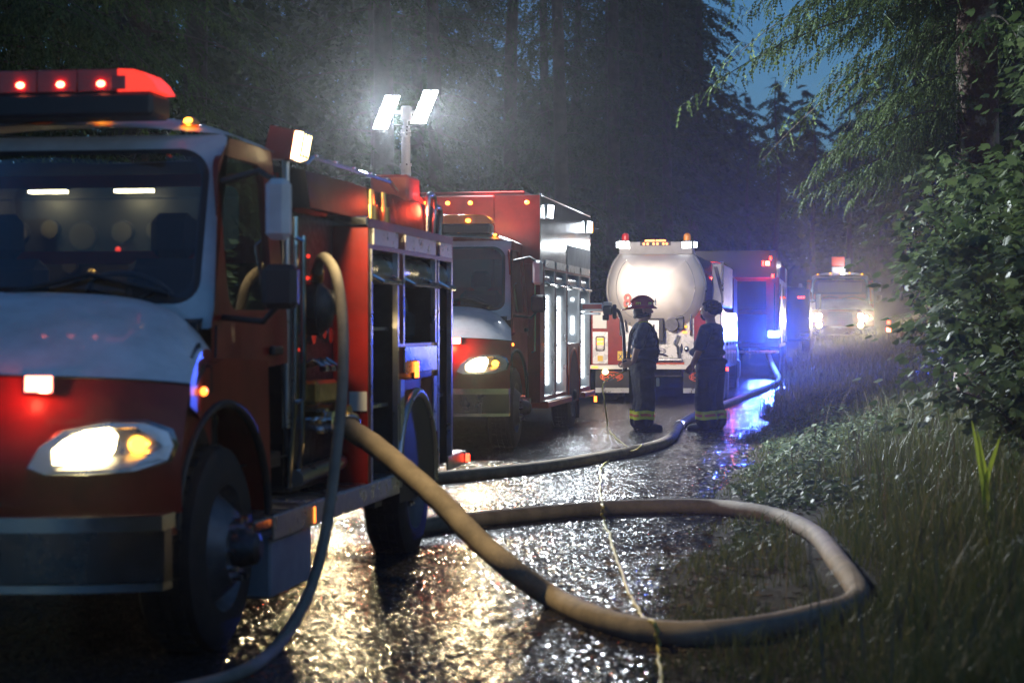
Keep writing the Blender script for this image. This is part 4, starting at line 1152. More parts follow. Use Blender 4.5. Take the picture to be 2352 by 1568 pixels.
# sides, folded portable tank, cab
bx('side_body', M['black'], T, -HW + .02, HW - .02, .9, 5.6, .62, zt - .03, bev=.01)
for k, (ya, yb) in enumerate(((1.0, 2.0), (2.1, 3.1), (3.2, 4.2), (4.3, 5.3))):
    d = bx('locker_door', M['black'], T, HW - .018, HW - .004, ya, yb, .68, zt - .10, bev=.004)
    bx('door_latch', M['chrome'], d, HW - .003, HW + .02, yb - .16, yb - .06, 1.05, 1.12, bev=.01)
pt = bx('folded_tank_case', M['grey'], T, 1.00, 1.19, .35, 3.9, zt + .06, zt + .86, bev=.02)
g = MB(); g.prism([(1.03, zt + .80), (1.10, zt + .80), (1.185, zt + .20), (1.185, zt + .45)], 'y', .336, .348); g.build('case_strap', M['plastic'], pt)
g = MB(); g.tube([(1.0, .34, zt + .86), (1.2, .34, zt + .88), (1.2, .34, zt + .1)], .016, 6); g.build('case_hinge', M['alu'], pt)
bx('tanker_cab', M['red'], T, -1.1, 1.1, 5.9, 7.6, .7, 2.55, bev=.12)
tcb = lightbar(T, 6.6, 2.62, 1.7, M['e_redhot'], M['e_redlo'], name='cab_light_bar')
for sx in (-1, 1):
    for yv in (1.6, 2.75): wheel(T, sx * 1.02, yv, .5, .50, .27, sx, dual=True, hub=False)
    wheel(T, sx * 1.0, 7.0, .5, .5, .28, sx, hub=False)
bx('chassis_rail', M['steel'], T, -.45, .45, .2, 7.4, .5, .74)
rect_em('side_marker', T, M['e_red'], (HW + .0, .98, .62), (.7, -1, 0), .12, .06, .02)
lamp('side_marker_light', 'POINT', (HW + .16, .7, .55), T, (1, .12, .05), 6, .04)

# ------------------------------------------------------------------ pumper beyond the tanker with the blue lamp
QY = 49.0
QX = onY(1790, 700, QY).x - 1.22
QZ = road_z(QY + 2)
Q = thing('fire_engine', 'dark fire engine beyond the tanker, blue lamp and red beacons on its rear corner', 'fire engine', (QX, QY, QZ))
bx('body', M['red'], Q, -1.22, 1.22, 0, 5.6, .62, 2.35, bev=.03)
bx('hose_bed', M['black'], Q, -1.1, 1.1, .1, 5.4, 2.352, 2.9, bev=.02)
g = MB(); g.box(-1.15, 1.15, .05, .12, 2.352, 3.0); g.build('hose_bed_gate', M['black'], Q)
bx('tail_board', M['tread'], Q, -1.22, 1.22, -.45, 0, .5, .56, bev=.01)
bx('cab', M['red'], Q, -1.2, 1.2, 5.8, 8.0, .6, 2.9, bev=.15)
for k, z in enumerate((.75, 1.55)): bx('rear_door', M['black'], Q, -.9, .9, -.012, -.001, z, z + .7, bev=.006)
for sx in (-1, 1):
    g = MB(); g.tube([(sx * 1.1, -.02, .9), (sx * 1.1, -.09, .92), (sx * 1.1, -.09, 2.2), (sx * 1.1, -.02, 2.22)], .018, 8); g.build('grab_rail', M['chrome'], Q)
    for yv in (1.9,): wheel(Q, sx * 1.05, yv, .5, .5, .28, sx, dual=True, hub=False)
    wheel(Q, sx * 1.02, 6.7, .5, .5, .28, sx, hub=False)
for k, (ya, yb) in enumerate(((.1, 1.1), (2.6, 3.9), (4.0, 5.4))):
    bx('locker_door', M['black'], Q, 1.222, 1.232, ya + .06, yb - .06, .72, 2.2, bev=.004)
def on_q(x, y, d=0.0):
    p = onY(x, y, QY); return Vector((p.x - QX, d, p.z - QZ))
p = on_q(1763, 605); s_ = rect_em('rear_beacon', Q, M['e_redhot'], (p.x, -.0, p.z), (0, -1, 0), .10, .10, .04); lamp('rear_beacon_light', 'POINT', (p.x, -.2, p.z), s_, (1, .06, .04), 34, .05)
p = on_q(1753, 605); rect_em('rear_beacon', Q, M['e_red'], (p.x, -.0, p.z), (0, -1, 0), .05, .12, .04)
p = on_q(1770, 593); rect_em('rear_beacon', Q, M['e_red'], (p.x, -.0, p.z), (0, -1, 0), .05, .09, .04)
p = on_q(1775, 634); rect_em('rear_beacon', Q, M['e_red'], (p.x, -.0, p.z), (0, -1, 0), .06, .09, .04)
p = on_q(1778, 767); s_ = rect_em('blue_lamp', Q, M['e_blue'], (p.x, -.03, p.z), (0, -1, 0), .26, .14, .05); lamp('blue_lamp_light', 'SPOT', (p.x, -.25, p.z), s_, (.05, .12, 1.0), 7000, .08, aim=(.03, -1, -.01), spot=80, blend=1.0)
# ------------------------------------------------------------------ utility truck further on
UY = 59.0
UXr = onY(1860, 760, UY).x
UZ = road_z(UY + 2)
U = thing('utility_truck', 'dark utility truck with pale stripes and three small red roof lamps', 'truck', (UXr - 1.12, UY, UZ))
bx('body', M['black'], U, -1.12, 1.12, 0, 4.6, .55, 2.05, bev=.03)
bx('cab', M['black'], U, -1.05, 1.05, 4.7, 6.9, .5, 2.2, bev=.15)
def on_u(x, y):
    p = onY(x, y, UY); return Vector((p.x - UXr + 1.12, 0, p.z - UZ))
for xx in (1834, 1840, 1846):
    p = on_u(xx, 683); rect_em('roof_lamp', U, M['e_red'], (p.x, -.0, min(p.z, 2.03)), (0, -1, 0), .05, .05, .02)
for (xa, xb, ya, yb) in ((1838, 1860, 765, 772), (1842, 1860, 832, 842)):
    a, b = on_u(xa, yb), on_u(xb, ya); bx('stripe', M['whiterefl'], U, a.x, min(b.x, 1.1), -.008, -.001, a.z, b.z)
for sx in (-1, 1):
    wheel(U, sx * 1.0, 1.2, .45, .45, .25, sx, hub=False); wheel(U, sx * 1.0, 5.6, .45, .45, .25, sx, hub=False)
    g = MB(); g.tube([(sx * 1.05, 5.0, 1.7), (sx * 1.3, 5.0, 1.8)], .02, 6); g.box(*sorted((sx * 1.22, sx * 1.40)), 4.96, 5.04, 1.5, 2.0, bev=.02); g.build('mirror', M['chrome'], U)
g = MB(); g.ball((-.35, .1, 2.10), .14, .10, .06); g.build('amber_beacon', M['e_yel'], U, smooth=60)
# ------------------------------------------------------------------ far truck facing the camera
FY = 71.0
FX = (onY(1880, 728, FY).x + onY(1978, 728, FY).x) / 2
F_ = thing('fire_truck', 'far truck facing down the road with both headlights blazing and amber roof lamps', 'fire truck', (FX, FY, road_z(FY + 1) + .02))
cab(F_, M['red'], M['white'], hl_on=True, light_e=3600, spot=64, xs_lit=(1, -1), seats=False)
bx('body', M['orangestain'], F_, -1.2, 1.2, 2.95, 6.5, .7, 2.45, bev=.04)
def on_f(x, y):
    p = onY(x, y, FY + 3); return Vector((p.x - FX, 3, p.z - F_.location.z))
a, b = on_f(1910, 650), on_f(1940, 618)
bx('roof_monitor', M['redrefl'], F_, a.x, b.x, 2.9, 3.3, 2.95, 3.3, bev=.02)
bx('monitor_stand', M['white'], F_, a.x, a.x + .5, 2.92, 3.28, 2.47, 2.93, bev=.03)
bx('monitor_arm', M['plastic'], F_, b.x + .002, b.x + .25, 3.0, 3.2, 3.0, 3.25, bev=.02)
for sx in (-1, 1):  # lamps added to give the headlights the size of their bloom
    for z in (.80, 1.12):
        g = MB(); g.cyl((sx * .72, .12, z), (sx * .72, .02, z), .10, .11, 20); dl = g.build('bloom_lamp', M['chrome'], F_, smooth=40)
        g = MB(); g.cyl((sx * .72, .019, z), (sx * .72, .010, z), .10, None, 20); g.build('lamp_face', M['e_warm'], dl)
lamp('cab_roof_light', 'POINT', (0.1, 2.3, 2.95), F_, (.95, .97, 1), 25, .05)
for sx in (-1, 1): wheel(F_, sx * 1.05, 5.2, .5, .5, .28, sx, dual=True, hub=False)
# red light of a vehicle behind the bush, set on an added post
p = onY(2041, 757, 60.0)
gz = ground_z(p.x, 60.0)
LM = thing('warning_lamp', 'small red warning lamp glowing in the roadside grass beside the far truck', 'lamp', (p.x, 60.0, gz))
g = MB(); g.cyl((0, 0, -.1), (0, 0, max(.2, p.z - gz - .05)), .02, None, 8); g.build('added_post', M['plastic'], LM)
rect_em('lamp_head', LM, M['e_redhot'], (0, -.02, p.z - gz), (0, -1, 0), .12, .12, .04)
rect_em('lamp_head', LM, M['e_red'], (0, -.02, p.z - gz + .22), (0, -1, 0), .09, .09, .04)
lamp('warning_lamp_light', 'POINT', (0, -.25, p.z - gz + .1), LM, (1, .14, .05), 16, .05)

# ================================================================== hoses and cords
def Yp(x, y, Y): return onY(x, y, Y)
hr_ = .068
def G(x, y, up): return on_ground(x, y, up)
def crinkle(pts, amp, seed):
    out = []
    for i, p in enumerate(pts):
        out.append(p + Vector((mnoise.noise((i * .35, seed, 0)), mnoise.noise((i * .35, seed, 5)), .0)) * amp)
    return out
pts = [(-2.94, 11.73, .915), Yp(805, 985, 11.68), Yp(860, 1022, 11.6), Yp(940, 1088, 11.45), Yp(1010, 1150, 11.3), Yp(1090, 1232, 11.1), Yp(1170, 1302, 10.9)]
pts += [G(1270, 1372, .064), G(1360, 1415, .06), G(1450, 1441, .06), G(1560, 1455, .06), G(1680, 1450, .06), G(1790, 1434, .06), G(1870, 1414, .06), G(1925, 1400, .06), G(1958, 1386, .06), G(1972, 1368, .06), G(1966, 1347, .06), G(1947, 1318, .06), G(1922, 1286, .065), G(1902, 1258, .06), G(1880, 1233, .06), G(1845, 1210, .06), G(1800, 1190, .06), G(1730, 1174, .06), G(1640, 1164, .06), G(1520, 1163, .06), G(1380, 1168, .06), G(1200, 1183, .06), G(1040, 1200, .06), G(900, 1218, .06)]
path = spline(pts, 8)
rad = []
for i, p in enumerate(path):
    r = hr_ * (1 + .02 * math.sin(i * 1.7))
    rad.append(r)
kx = G(1962, 1372, .06)
rad = [r * (.90 if (p - kx).length < .12 else 1.0) for r, p in zip(rad, path)]
HOSE_PATH = list(path)
g = MB(); g.tube(path, rad, 16, flat=.94)
h = g.build('supply_hose', M['hose'], None, smooth=60)
tag(h, 'tan supply hose arching from the engine pump and looping through the verge grass', 'hose')
for i in (2, 4):
    a, b = path[i], path[i + 1]; g = MB(); g.cyl(a, b, hr_ * 1.18, None, 16); g.build('coupling', M['brass'] if i == 2 else M['alu'], h, smooth=40)
pts = [G(840, 1128, .06), G(930, 1110, .06), G(1000, 1098, .06), G(1120, 1086, .06), G(1250, 1071, .06), G(1370, 1051, .06), G(1460, 1034, .06), G(1515, 1019, .06), G(1543, 1003, .06), G(1552, 988, .06), G(1562, 975, .06), G(1585, 960, .06), G(1630, 942, .06), G(1700, 915, .06), G(1755, 893, .06), G(1783, 880, .06), G(1790, 872, .06), Yp(1786, 862, 46.5), Yp(1772, 835, 48.0), Yp(1762, 808, 48.9)]
path = spline(pts, 8)
g = MB(); g.tube(path, hr_ * .97, 14, flat=.94)
h = g.build('supply_hose', M['hose'], None, smooth=60)
tag(h, 'tan supply hose lying along the road past the two men to the blue-lit engine', 'hose')
a = G(1562, 977, .06); i = min(range(len(path)), key=lambda k: (path[k] - a).length)
g = MB(); g.tube([path[i - 1], path[i], path[i + 1]], hr_ * 1.12, 14); g.build('coupling', M['alu'], h, smooth=40)

pts = [Yp(728, 640, 11.4), Yp(732, 606, 11.3), Yp(746, 592, 11.2), Yp(770, 625, 11.0), Yp(784, 700, 10.9), Yp(789, 800, 10.8), Yp(785, 910, 10.7), Yp(774, 1020, 10.55), Yp(760, 1140, 10.4), Yp(742, 1250, 10.2), Yp(714, 1350, 9.95), Yp(675, 1430, 9.7), G(630, 1490, .03), G(570, 1535, .03), G(500, 1562, .03), G(380, 1590, .03)]
g = MB(); g.tube(spline(pts, 8), .031, 12)
h = g.build('attack_hose', M['hosegrey'], None, smooth=60)
tag(h, 'slim pale hose hanging from the pump panel down past the running board', 'hose')
g = MB(); p_ = spline(pts, 8); g.cyl(p_[0], p_[4], .042, .04, 14); g.build('coupling', M['brass'], h, smooth=40)

hx = RX + 1.73
pts = [(hx + .16, 29.7, .80), Yp(1387, 880, 29.3), Yp(1390, 930, 28.9), G(1396, 978, .012), G(1402, 992, .012), G(1420, 1010, .012), G(1443, 1026, .012), G(1470, 1024, .10), G(1474, 1020, .14), G(1465, 1030, .12), G(1425, 1045, .014), G(1388, 1064, .014), G(1379, 1085, .014), G(1381, 1105, .012), G(1378, 1128, .012), G(1382, 1148, .012), G(1384, 1160, .15), G(1384, 1175, .10), G(1388, 1200, .012), G(1402, 1235, .012), G(1412, 1270, .012), G(1428, 1310, .012), G(1440, 1350, .012), G(1458, 1385, .012), G(1476, 1415, .02), G(1492, 1424, .12), G(1502, 1428, .145), G(1508, 1450, .10), G(1512, 1490, .012), G(1516, 1530, .012), G(1520, 1575, .012)]
path = spline(pts, 8)
path = crinkle(path, .018, 2)
g = MB(); g.tube(path, .0105, 8)
h = g.build('extension_cord', M['cord'], None, smooth=60)
tag(h, 'thin yellow cord running from the hanging cable down the wet road', 'cord')

# ================================================================== the two people
def blob(name, mb, mat, parent, voxel=.012, smooth_it=6):
    o = mb.build(name, mat, None, fix=False)
    md = o.modifiers.new('r', 'REMESH'); md.mode = 'VOXEL'; md.voxel_size = voxel
    sm = o.modifiers.new('s', 'SMOOTH'); sm.iterations = smooth_it; sm.factor = .5
    dg = bpy.context.evaluated_depsgraph_get()
    me = bpy.data.meshes.new_from_object(o.evaluated_get(dg))
    nm = o.name
    bpy.data.objects.remove(o)
    me.shade_smooth(); me.materials.clear(); me.materials.append(mat)
    o = bpy.data.objects.new(name, me); col.objects.link(o)
    o.parent = parent
    return o
def limb(g, pts, rs, n=12):
    path = spline(pts, 5); m = len(pts) - 1
    rr = []
    for i in range(len(path)):
        t = i / 5; k = min(int(t), m - 1); f = t - k
        rr.append(rs[k] * (1 - f) + rs[k + 1] * f)
    g.tube(path, rr, n)
    for p, r in zip(pts, rs): g.ball(p, r, nu=12, nv=8)
def hand(g, w, d, up, thumb_side, curl=.25):
    """w wrist, d direction of the fingers, up the back of the hand"""
    w = Vector(w); d = Vector(d).normalized(); up = Vector(up).normalized(); s = d.cross(up).normalized() * thumb_side
    pc = w + d * .055
    for a in (-.028, -.010, .010, .028):
        g.tube([w + s * (a * .6), w + d * .09 + s * a], [.016, .015], 8); g.ball(w + d * .09 + s * a, .0145, nu=8, nv=6)
    for a, L in ((-.030, .062), (-.010, .076), (.011, .080), (.031, .072)):
        b0 = w + d * .09 + s * a
        b1 = b0 + (d + s * a * 5 - up * curl).normalized() * L * .5
        b2 = b1 + (d + s * a * 5 - up * curl * 2.4).normalized() * L * .5
        g.tube([b0, b1, b2], [.0105, .0098, .0085], 8); g.ball(b2, .0085, nu=8, nv=6); g.ball(b1, .0098, nu=8, nv=6)
    t0 = w + d * .03 + s * .030; t1 = t0 + (d * .6 + s * .8 - up * .2).normalized() * .045; t2 = t1 + (d + s * .25 - up * .2).normalized() * .035
    g.tube([t0, t1, t2], [.015, .012, .010], 8); g.ball(t2, .010, nu=8, nv=6)

def person(loc, rz, label, helmet, arms, belly, H=1.80, bulk=1.1):
    P = thing('person', label, 'person', loc, rz)
    k = H / 1.80
    # body: one continuous skin
    g = MB()
    hz = 1.665
    g.ball((.012, 0, hz + .02), .098, .077, .112, 18, 12)
    g.ball((.040, 0, hz - .055), .062, .056, .058, 14, 10)
    g.ball((.075, 0, hz - .095), .026, .026, .02)
    g.ball((.112, 0, hz - .012), .018, .014, .024)                   # nose
    g.ball((.098, 0, hz - .058), .014, .024, .010)                   # lips
    for s in (-1, 1):
        g.ball((.0, s * .078, hz - .005), .020, .010, .032)          # ears
        g.ball((.088, s * .032, hz + .030), .016, .024, .012)        # brow
    g.tube([(-.015, 0, 1.46), (.0, 0, 1.52), (.01, 0, 1.60)], [.066, .056, .055], 12)
    for z, rx, ry in ((.94, .11, .15), (1.05, .11, .145), (1.18, .11, .15), (1.30, .115, .165), (1.40, .10, .165)): g.ball((-.01, 0, z), rx, ry, .10)
    for s in (-1, 1):
        limb(g, [(-.01, s * .17, 1.42), arms[s][0], arms[s][1]], [.055, .042, .030])
        hand(g, arms[s][1], arms[s][2], arms[s][3], arms[s][4], .3)
        limb(g, [(0, s * .10, .90), (.015, s * .12, .50), (-.02, s * .13, .10)], [.085, .058, .042])
    blob('body', g, M['skin'], P, .0075, 3)
    # shirt
    g = MB()
    zb = .96
    for z, rx, ry, ox in ((.985, .155 + belly * .5, .185, .01 + belly * .3), (1.10, .150 + belly, .190, .01 + belly * .5), (1.22, .140 + belly * .6, .192, belly * .3), (1.33, .135, .200, -.005), (1.42, .110, .185, -.012)): g.ball((ox, 0, z), rx, ry, .10, 18, 10)
    g.ball((-.015, 0, 1.47), .085, .12, .05)
    for s in (-1, 1):
        sh = Vector((-.01, s * .175, 1.425)); el = Vector(arms[s][0]); e2 = sh.lerp(el, .86)
        limb(g, [sh, sh.lerp(el, .45), e2], [.078, .074, .078])
    blob('shirt', g, M['shirt'], P, .012, 4)
    # trousers
    g = MB()
    g.ball((.0, 0, .97), .165 + belly * .5, .195, .08, 18, 10); g.ball((0, 0, .88), .17, .20, .12, 18, 10)
    for s in (-1, 1):
        limb(g, [(-.005, s * .10, .86), (.01, s * .115, .62), (.02, s * .125, .42), (-.005, s * .135, .20), (-.012, s * .135, .13)], [.135, .122, .118, .122, .126])
    for s in (-1, 1):                                                # cargo pocket
        g.box(-.08, .08, s * .225 - .02, s * .225 + .02, .55, .74, bev=.02)
    blob('trousers', g, M['pants'], P, .012, 4)
    for s in (-1, 1):
        g = MB()
        limb(g, [(-.02, s * .135, .16), (-.02, s * .135, .075), (.06, s * .145, .055), (.17, s * .155, .045)], [.075, .068, .058, .048])
        g.box(-.09, .215, s * .145 - .05, s * .145 + .05, .0, .045, bev=.015)
        blob('boot', g, M['boot'], P, .009, 2)
        # reflective cuff: lime with an orange centre
        for nm, mm, z0, z1, r in (('cuff_band', 'lime', .165, .285, .128), ('cuff_band_centre', 'orange', .208, .242, .131)):
            vs = []; n = 24
            for z in (z0, z1):
                for q in range(n):
                    a = 2 * math.pi * q / n
                    rr = r * (1 + .02 * math.sin(a * 5 + z * 40))
                    vs.append((-.006 + rr * math.cos(a), s * .134 + rr * math.sin(a), z + .008 * math.sin(a * 3)))
            g = MB(); g.add(vs, [(q, (q + 1) % n, n + (q + 1) % n, n + q) for q in range(n)]); g.build(nm, M[mm], P, smooth=60)
    P.scale = (k * bulk, k * bulk, k)
    return P, hz
arms1 = {-1: [(-.10, -.255, 1.16), (-.135, -.19, .965), (-.85, .1, -.42), (0, -1, .3), 1], 1: [(.05, .26, 1.16), (.17, .13, 1.06), (.8, -.6, 0), (0, 0, 1), -1]}
p1 = on_ground(1476, 990)
A, hz = person((p1.x, p1.y, road_z(p1.y) + .008), R(14), 'person in red helmet, navy T-shirt and dark turnout trousers, facing the bareheaded man', True, arms1, .035, 1.82, 1.17)
# helmet
g = MB()
c = Vector((-.005, 0, hz + .055)); N_ = 32
vs, fs = [], []
J = 9
for j in range(J):
    th = math.pi / 2 * j / (J - 1)
    for q in range(N_):
        a = 2 * math.pi * q / N_
        vs.append((c.x + .138 * math.sin(th) * math.cos(a), .115 * math.sin(th) * math.sin(a), c.z + .02 + .135 * math.cos(th)))
for j in range(J - 1):
    for q in range(N_): fs.append((j * N_ + q, (j + 1) * N_ + q, (j + 1) * N_ + (q + 1) % N_, j * N_ + (q + 1) % N_))
g.add(vs, fs); hl = g.build('helmet', M['helmet'], A, smooth=60)
g = MB(); vs = []
for rr, dz in ((1.0, .02), (1.18, .0), (1.30, -.018), (1.28, -.026), (1.0, -.004)):
    for q in range(N_):
        a = 2 * math.pi * q / N_; back = .075 * max(0, -math.cos(a)) ** 2 * (rr - 1) / .3
        vs.append((c.x + (.138 * rr + back) * math.cos(a), .115 * rr * math.sin(a), c.z + dz - .03 * max(0, -math.cos(a)) ** 3 * (rr - 1) / .3))
g.add(vs, [(j * N_ + q, j * N_ + (q + 1) % N_, (j + 1) * N_ + (q + 1) % N_, (j + 1) * N_ + q) for j in range(4) for q in range(N_)]); g.build('brim', M['helmet'], hl, smooth=60)
for y in (-.05, 0, .05):
    g = MB(); g.tube([(c.x + .142 * math.sin(R(t)), y, c.z + .02 + math.sqrt(max(0, 1 - (y / .115) ** 2)) * .137 * math.cos(R(t))) for t in range(-70, 71, 10)], .009, 6); g.build('crest', M['helmet'], hl, smooth=60)
for a0 in (-118, -50, 60, 118):
    g = MB(); q = []
    for z in (.03, .062):
        for da in (-13, 0, 13):
            a = R(a0 + da); q.append((c.x + (.141 - z * .12) * math.cos(a), (.118 - z * .12) * math.sin(a), c.z + z))
    g.add(q, [(0, 1, 4, 3), (1, 2, 5, 4)]); g.build('reflective_patch', M['lime'], hl)
g = MB(); g.box(c.x - .225, c.x - .165, -.05, .05, c.z - .008, c.z - .003); g.build('reflective_patch', M['lime'], hl)
g = MB(); g.prism([(-.035, .0), (.035, .0), (.045, .05), (0, .10), (-.045, .05)], 'x', c.x + .155, c.x + .162); fs_ = g.build('front_shield', M['whiterefl'], hl); fs_.location = (0, 0, c.z + .02)
g = MB(); g.tube(spline([(.06, -.10, hz - .06), (-.06, -.085, hz - .07), (-.09, 0, hz - .09), (-.06, .085, hz - .07), (.06, .10, hz - .06)], 5), .022, 8); g.build('ear_flap', M['pants'], hl, smooth=60)
g = MB(); g.ball((-.02, 0, hz - .02), .096, .084, .10, 16, 10); g.build('hair', M['hair'], A, smooth=60)
# braces over the shirt
for s in (-1, 1):
    g = MB(); P_ = spline([(.165, s * .09, 1.02), (.165, s * .09, 1.25), (.10, s * .10, 1.44), (.02, s * .10, 1.502), (-.06, s * .09, 1.475), (-.135, s * .06, 1.36), (-.16, s * .03, 1.15), (-.17, s * .06, 1.0)], 6)
    g.tube(P_, .015, 6); br = g.build('braces', M['pants'], A, smooth=60)
    g = MB(); g.tube([p + Vector((0, s * .004, .008)) for p in P_[10:28]], .009, 6); g.build('reflective_trim', M['lime'], br, smooth=60)
g = MB(); g.box(.13, .17, -.215, -.185, .62, .74, bev=.01); g.build('glove_strap', M['whiterefl'], A)

arms2 = {-1: [(.02, -.27, 1.14), (.13, -.21, .93), (.55, .2, -.8), (0, -1, 0), 1], 1: [(.03, .27, 1.14), (.13, .22, .93), (.55, -.2, -.8), (0, 1, 0), -1]}
p2 = on_ground(1632, 990)
B, hz = person((p2.x, p2.y, road_z(p2.y) + .008), R(163), 'bareheaded person with dark curly hair, navy T-shirt and dark turnout trousers', False, arms2, .06, 1.80, 1.26)
g = MB(); rnd = random.Random(5)
g.ball((-.012, 0, hz + .045), .105, .092, .105, 16, 10)
for i in range(260):
    a = rnd.uniform(0, 2 * math.pi); zz = rnd.uniform(-.55, 1.0)
    d = Vector((math.sqrt(1 - zz * zz) * math.cos(a), math.sqrt(1 - zz * zz) * math.sin(a), zz))
    if d.x > .45 and d.z < .55: continue
    if d.z < -.1 and d.x > .0: continue
    q = Vector((-.012, 0, hz + .045)) + Vector((d.x * .108, d.y * .096, d.z * .112)); g.ball(q, rnd.uniform(.012, .024), nu=7, nv=5)
g.build('hair', M['hair'], B, smooth=80)
g = MB()
for s in (-1, 1): g.ball((.10, s * .03, hz - .06), .012, .02, .02)
g.ball((.085, 0, hz - .075), .030, .045, .022); g.ball((.07, 0, hz - .10), .028, .04, .02); g.build('beard', M['hair'], B, smooth=80)

# ================================================================== trees, shrubs and grass
M['needles'] = leafmat('conifer_needles', (.026, .045, .016), (.055, .085, .026), .22, .75, .8, .15)
M['needles2'] = leafmat('spruce_needles', (.024, .040, .014), (.070, .105, .032), .22, .75, 1.2, .15)
M['leaf'] = leafmat('shrub_leaves', (.055, .090, .032), (.130, .175, .070), .28, .55, 1.4, .3)
M['leaf2'] = leafmat('ground_cover_leaves', (.050, .080, .032), (.120, .160, .070), .25, .58, 2.0, .28)
M['grass'] = leafmat('verge_grass', (.045, .070, .018), (.130, .130, .045), .30, .5, 1.2, .4)
M['reed'] = leafmat('reed_blade', (.38, .46, .04), (.44, .50, .05), .35, .4, 2.0)
M['twig'] = pm('twig_bark', (.075, .055, .038), .8, var=.4, vscale=9)
M['bark'] = pm('bark', (.070, .052, .040), .9, var=.5, vscale=4, bump=1.0, bscale=18, bdist=.04)
def lichen_bark():
    m = pm('lichen_bark', (.085, .055, .040), .9, bump=1.0, bscale=16, bdist=.05)
    nt = m.node_tree; b = nt.nodes['Principled BSDF']; N = nt.nodes.new; L = nt.links.new
    tc = N('ShaderNodeTexCoord'); n1 = N('ShaderNodeTexNoise'); n1.inputs['Scale'].default_value = 2.6; n1.inputs['Detail'].default_value = 8; n1.inputs['Roughness'].default_value = .7
    n2 = N('ShaderNodeTexNoise'); n2.inputs['Scale'].default_value = 11; n2.inputs['Detail'].default_value = 5
    r1 = N('ShaderNodeMapRange'); r1.inputs['From Min'].default_value = .50; r1.inputs['From Max'].default_value = .60
    m1 = N('ShaderNodeMix'); m1.data_type = 'RGBA'; m1.inputs['A'].default_value = (.095, .050, .034, 1); m1.inputs['B'].default_value = (.36, .34, .29, 1)
    m2 = N('ShaderNodeMix'); m2.data_type = 'RGBA'; m2.blend_type = 'MULTIPLY'; m2.inputs['Factor'].default_value = .7
    for n in (n1, n2): L(tc.outputs['Object'], n.inputs['Vector'])
    L(n1.outputs['Fac'], r1.inputs['Value']); L(r1.outputs['Result'], m1.inputs['Factor']); L(m1.outputs['Result'], m2.inputs['A']); L(n2.outputs['Color'], m2.inputs['B']); L(m2.outputs['Result'], b.inputs['Base Color'])
    return m
M['lichen'] = lichen_bark()

def raw(name, V, Fc, mat, parent, kind=None, smooth=False):
    me = bpy.data.meshes.new(name); me.from_pydata(V, [], Fc)
    if smooth: me.shade_smooth()
    me.materials.append(mat)
    o = bpy.data.objects.new(name, me); col.objects.link(o)
    if parent: o.parent = parent
    if kind: o['kind'] = kind
    return o
def frond(V, Fc, b, d, s, L, w, n, rnd):
    """flat serrated spray: needles both sides of a spine that bends down"""
    px, py, pz = b
    st = L / n
    dx, dy, dz = d
    for i in range(n):
        t = (i + .5) / n
        ww = w * (1.0 - .72 * t * t) * rnd.uniform(.75, 1.2)
        qx, qy, qz = px + dx * st, py + dy * st, pz + dz * st
        fx, fy, fz = dx * st * .9, dy * st * .9, dz * st * .9
        k = len(V)
        V += [(px, py, pz), (qx, qy, qz), (px + s[0] * ww + fx, py + s[1] * ww + fy, pz + s[2] * ww + fz), (px - s[0] * ww + fx, py - s[1] * ww + fy, pz - s[2] * ww + fz)]
        Fc += [(k, k + 2, k + 1), (k, k + 1, k + 3)]
        px, py, pz = qx, qy, qz
        dz -= .10
def bough(V, Fc, W, b, az, L, up, droop, rnd, dense=.11, fl=(.22, .48), w=.05, hang=.8, seg=.085):
    """one branch with sprays; W gets the wood"""
    ca, sa = math.cos(az), math.sin(az)
    n = max(5, int(L / .25))
    pts = [(b[0] + ca * L * i / n, b[1] + sa * L * i / n, b[2] + L * (up * i / n - droop * (i / n) ** 2)) for i in range(n + 1)]
    W.append((pts, .010 * L / 3 + .004))
    # side branchlets, each hung with sprays
    m = max(4, int(L / (dense * 2.2)))
    for k in range(m):
        t = .10 + .90 * (k + rnd.random()) / m
        x = t * n; i = min(int(x), n - 1); f = x - i
        p = tuple(pts[i][q] * (1 - f) + pts[i + 1][q] * f for q in range(3))
        sgn = 1 if k % 2 else -1
        an = az + sgn * rnd.uniform(.45, 1.0)
        bl = rnd.uniform(.45, 1.0) * min(1.1, .30 * L + .15) * (1.12 - .85 * t)
        c2, s2 = math.cos(an), math.sin(an)
        mm = max(2, int(bl / dense) + 1)
        for q in range(mm):
            u = (q + rnd.random()) / mm
            w0 = (p[0] + c2 * bl * u, p[1] + s2 * bl * u, p[2] - bl * (.15 * u + .35 * u * u))
            a2 = an + (1 if q % 2 else -1) * rnd.uniform(.2, 1.1)
            e = rnd.uniform(.45, 1.1) * hang
            d = (math.cos(a2) * (1 - e * .45), math.sin(a2) * (1 - e * .45), -e)
            r_ = 1 / math.sqrt(d[0] ** 2 + d[1] ** 2 + d[2] ** 2); d = (d[0] * r_, d[1] * r_, d[2] * r_)
            s_ = (-math.sin(a2 + rnd.uniform(-.5, .5)), math.cos(a2), rnd.uniform(-.5, .5))
            Lf = rnd.uniform(*fl) * (1.1 - .4 * t)
            frond(V, Fc, w0, d, s_, Lf, w * rnd.uniform(.8, 1.3), max(3, int(Lf / seg)), rnd)
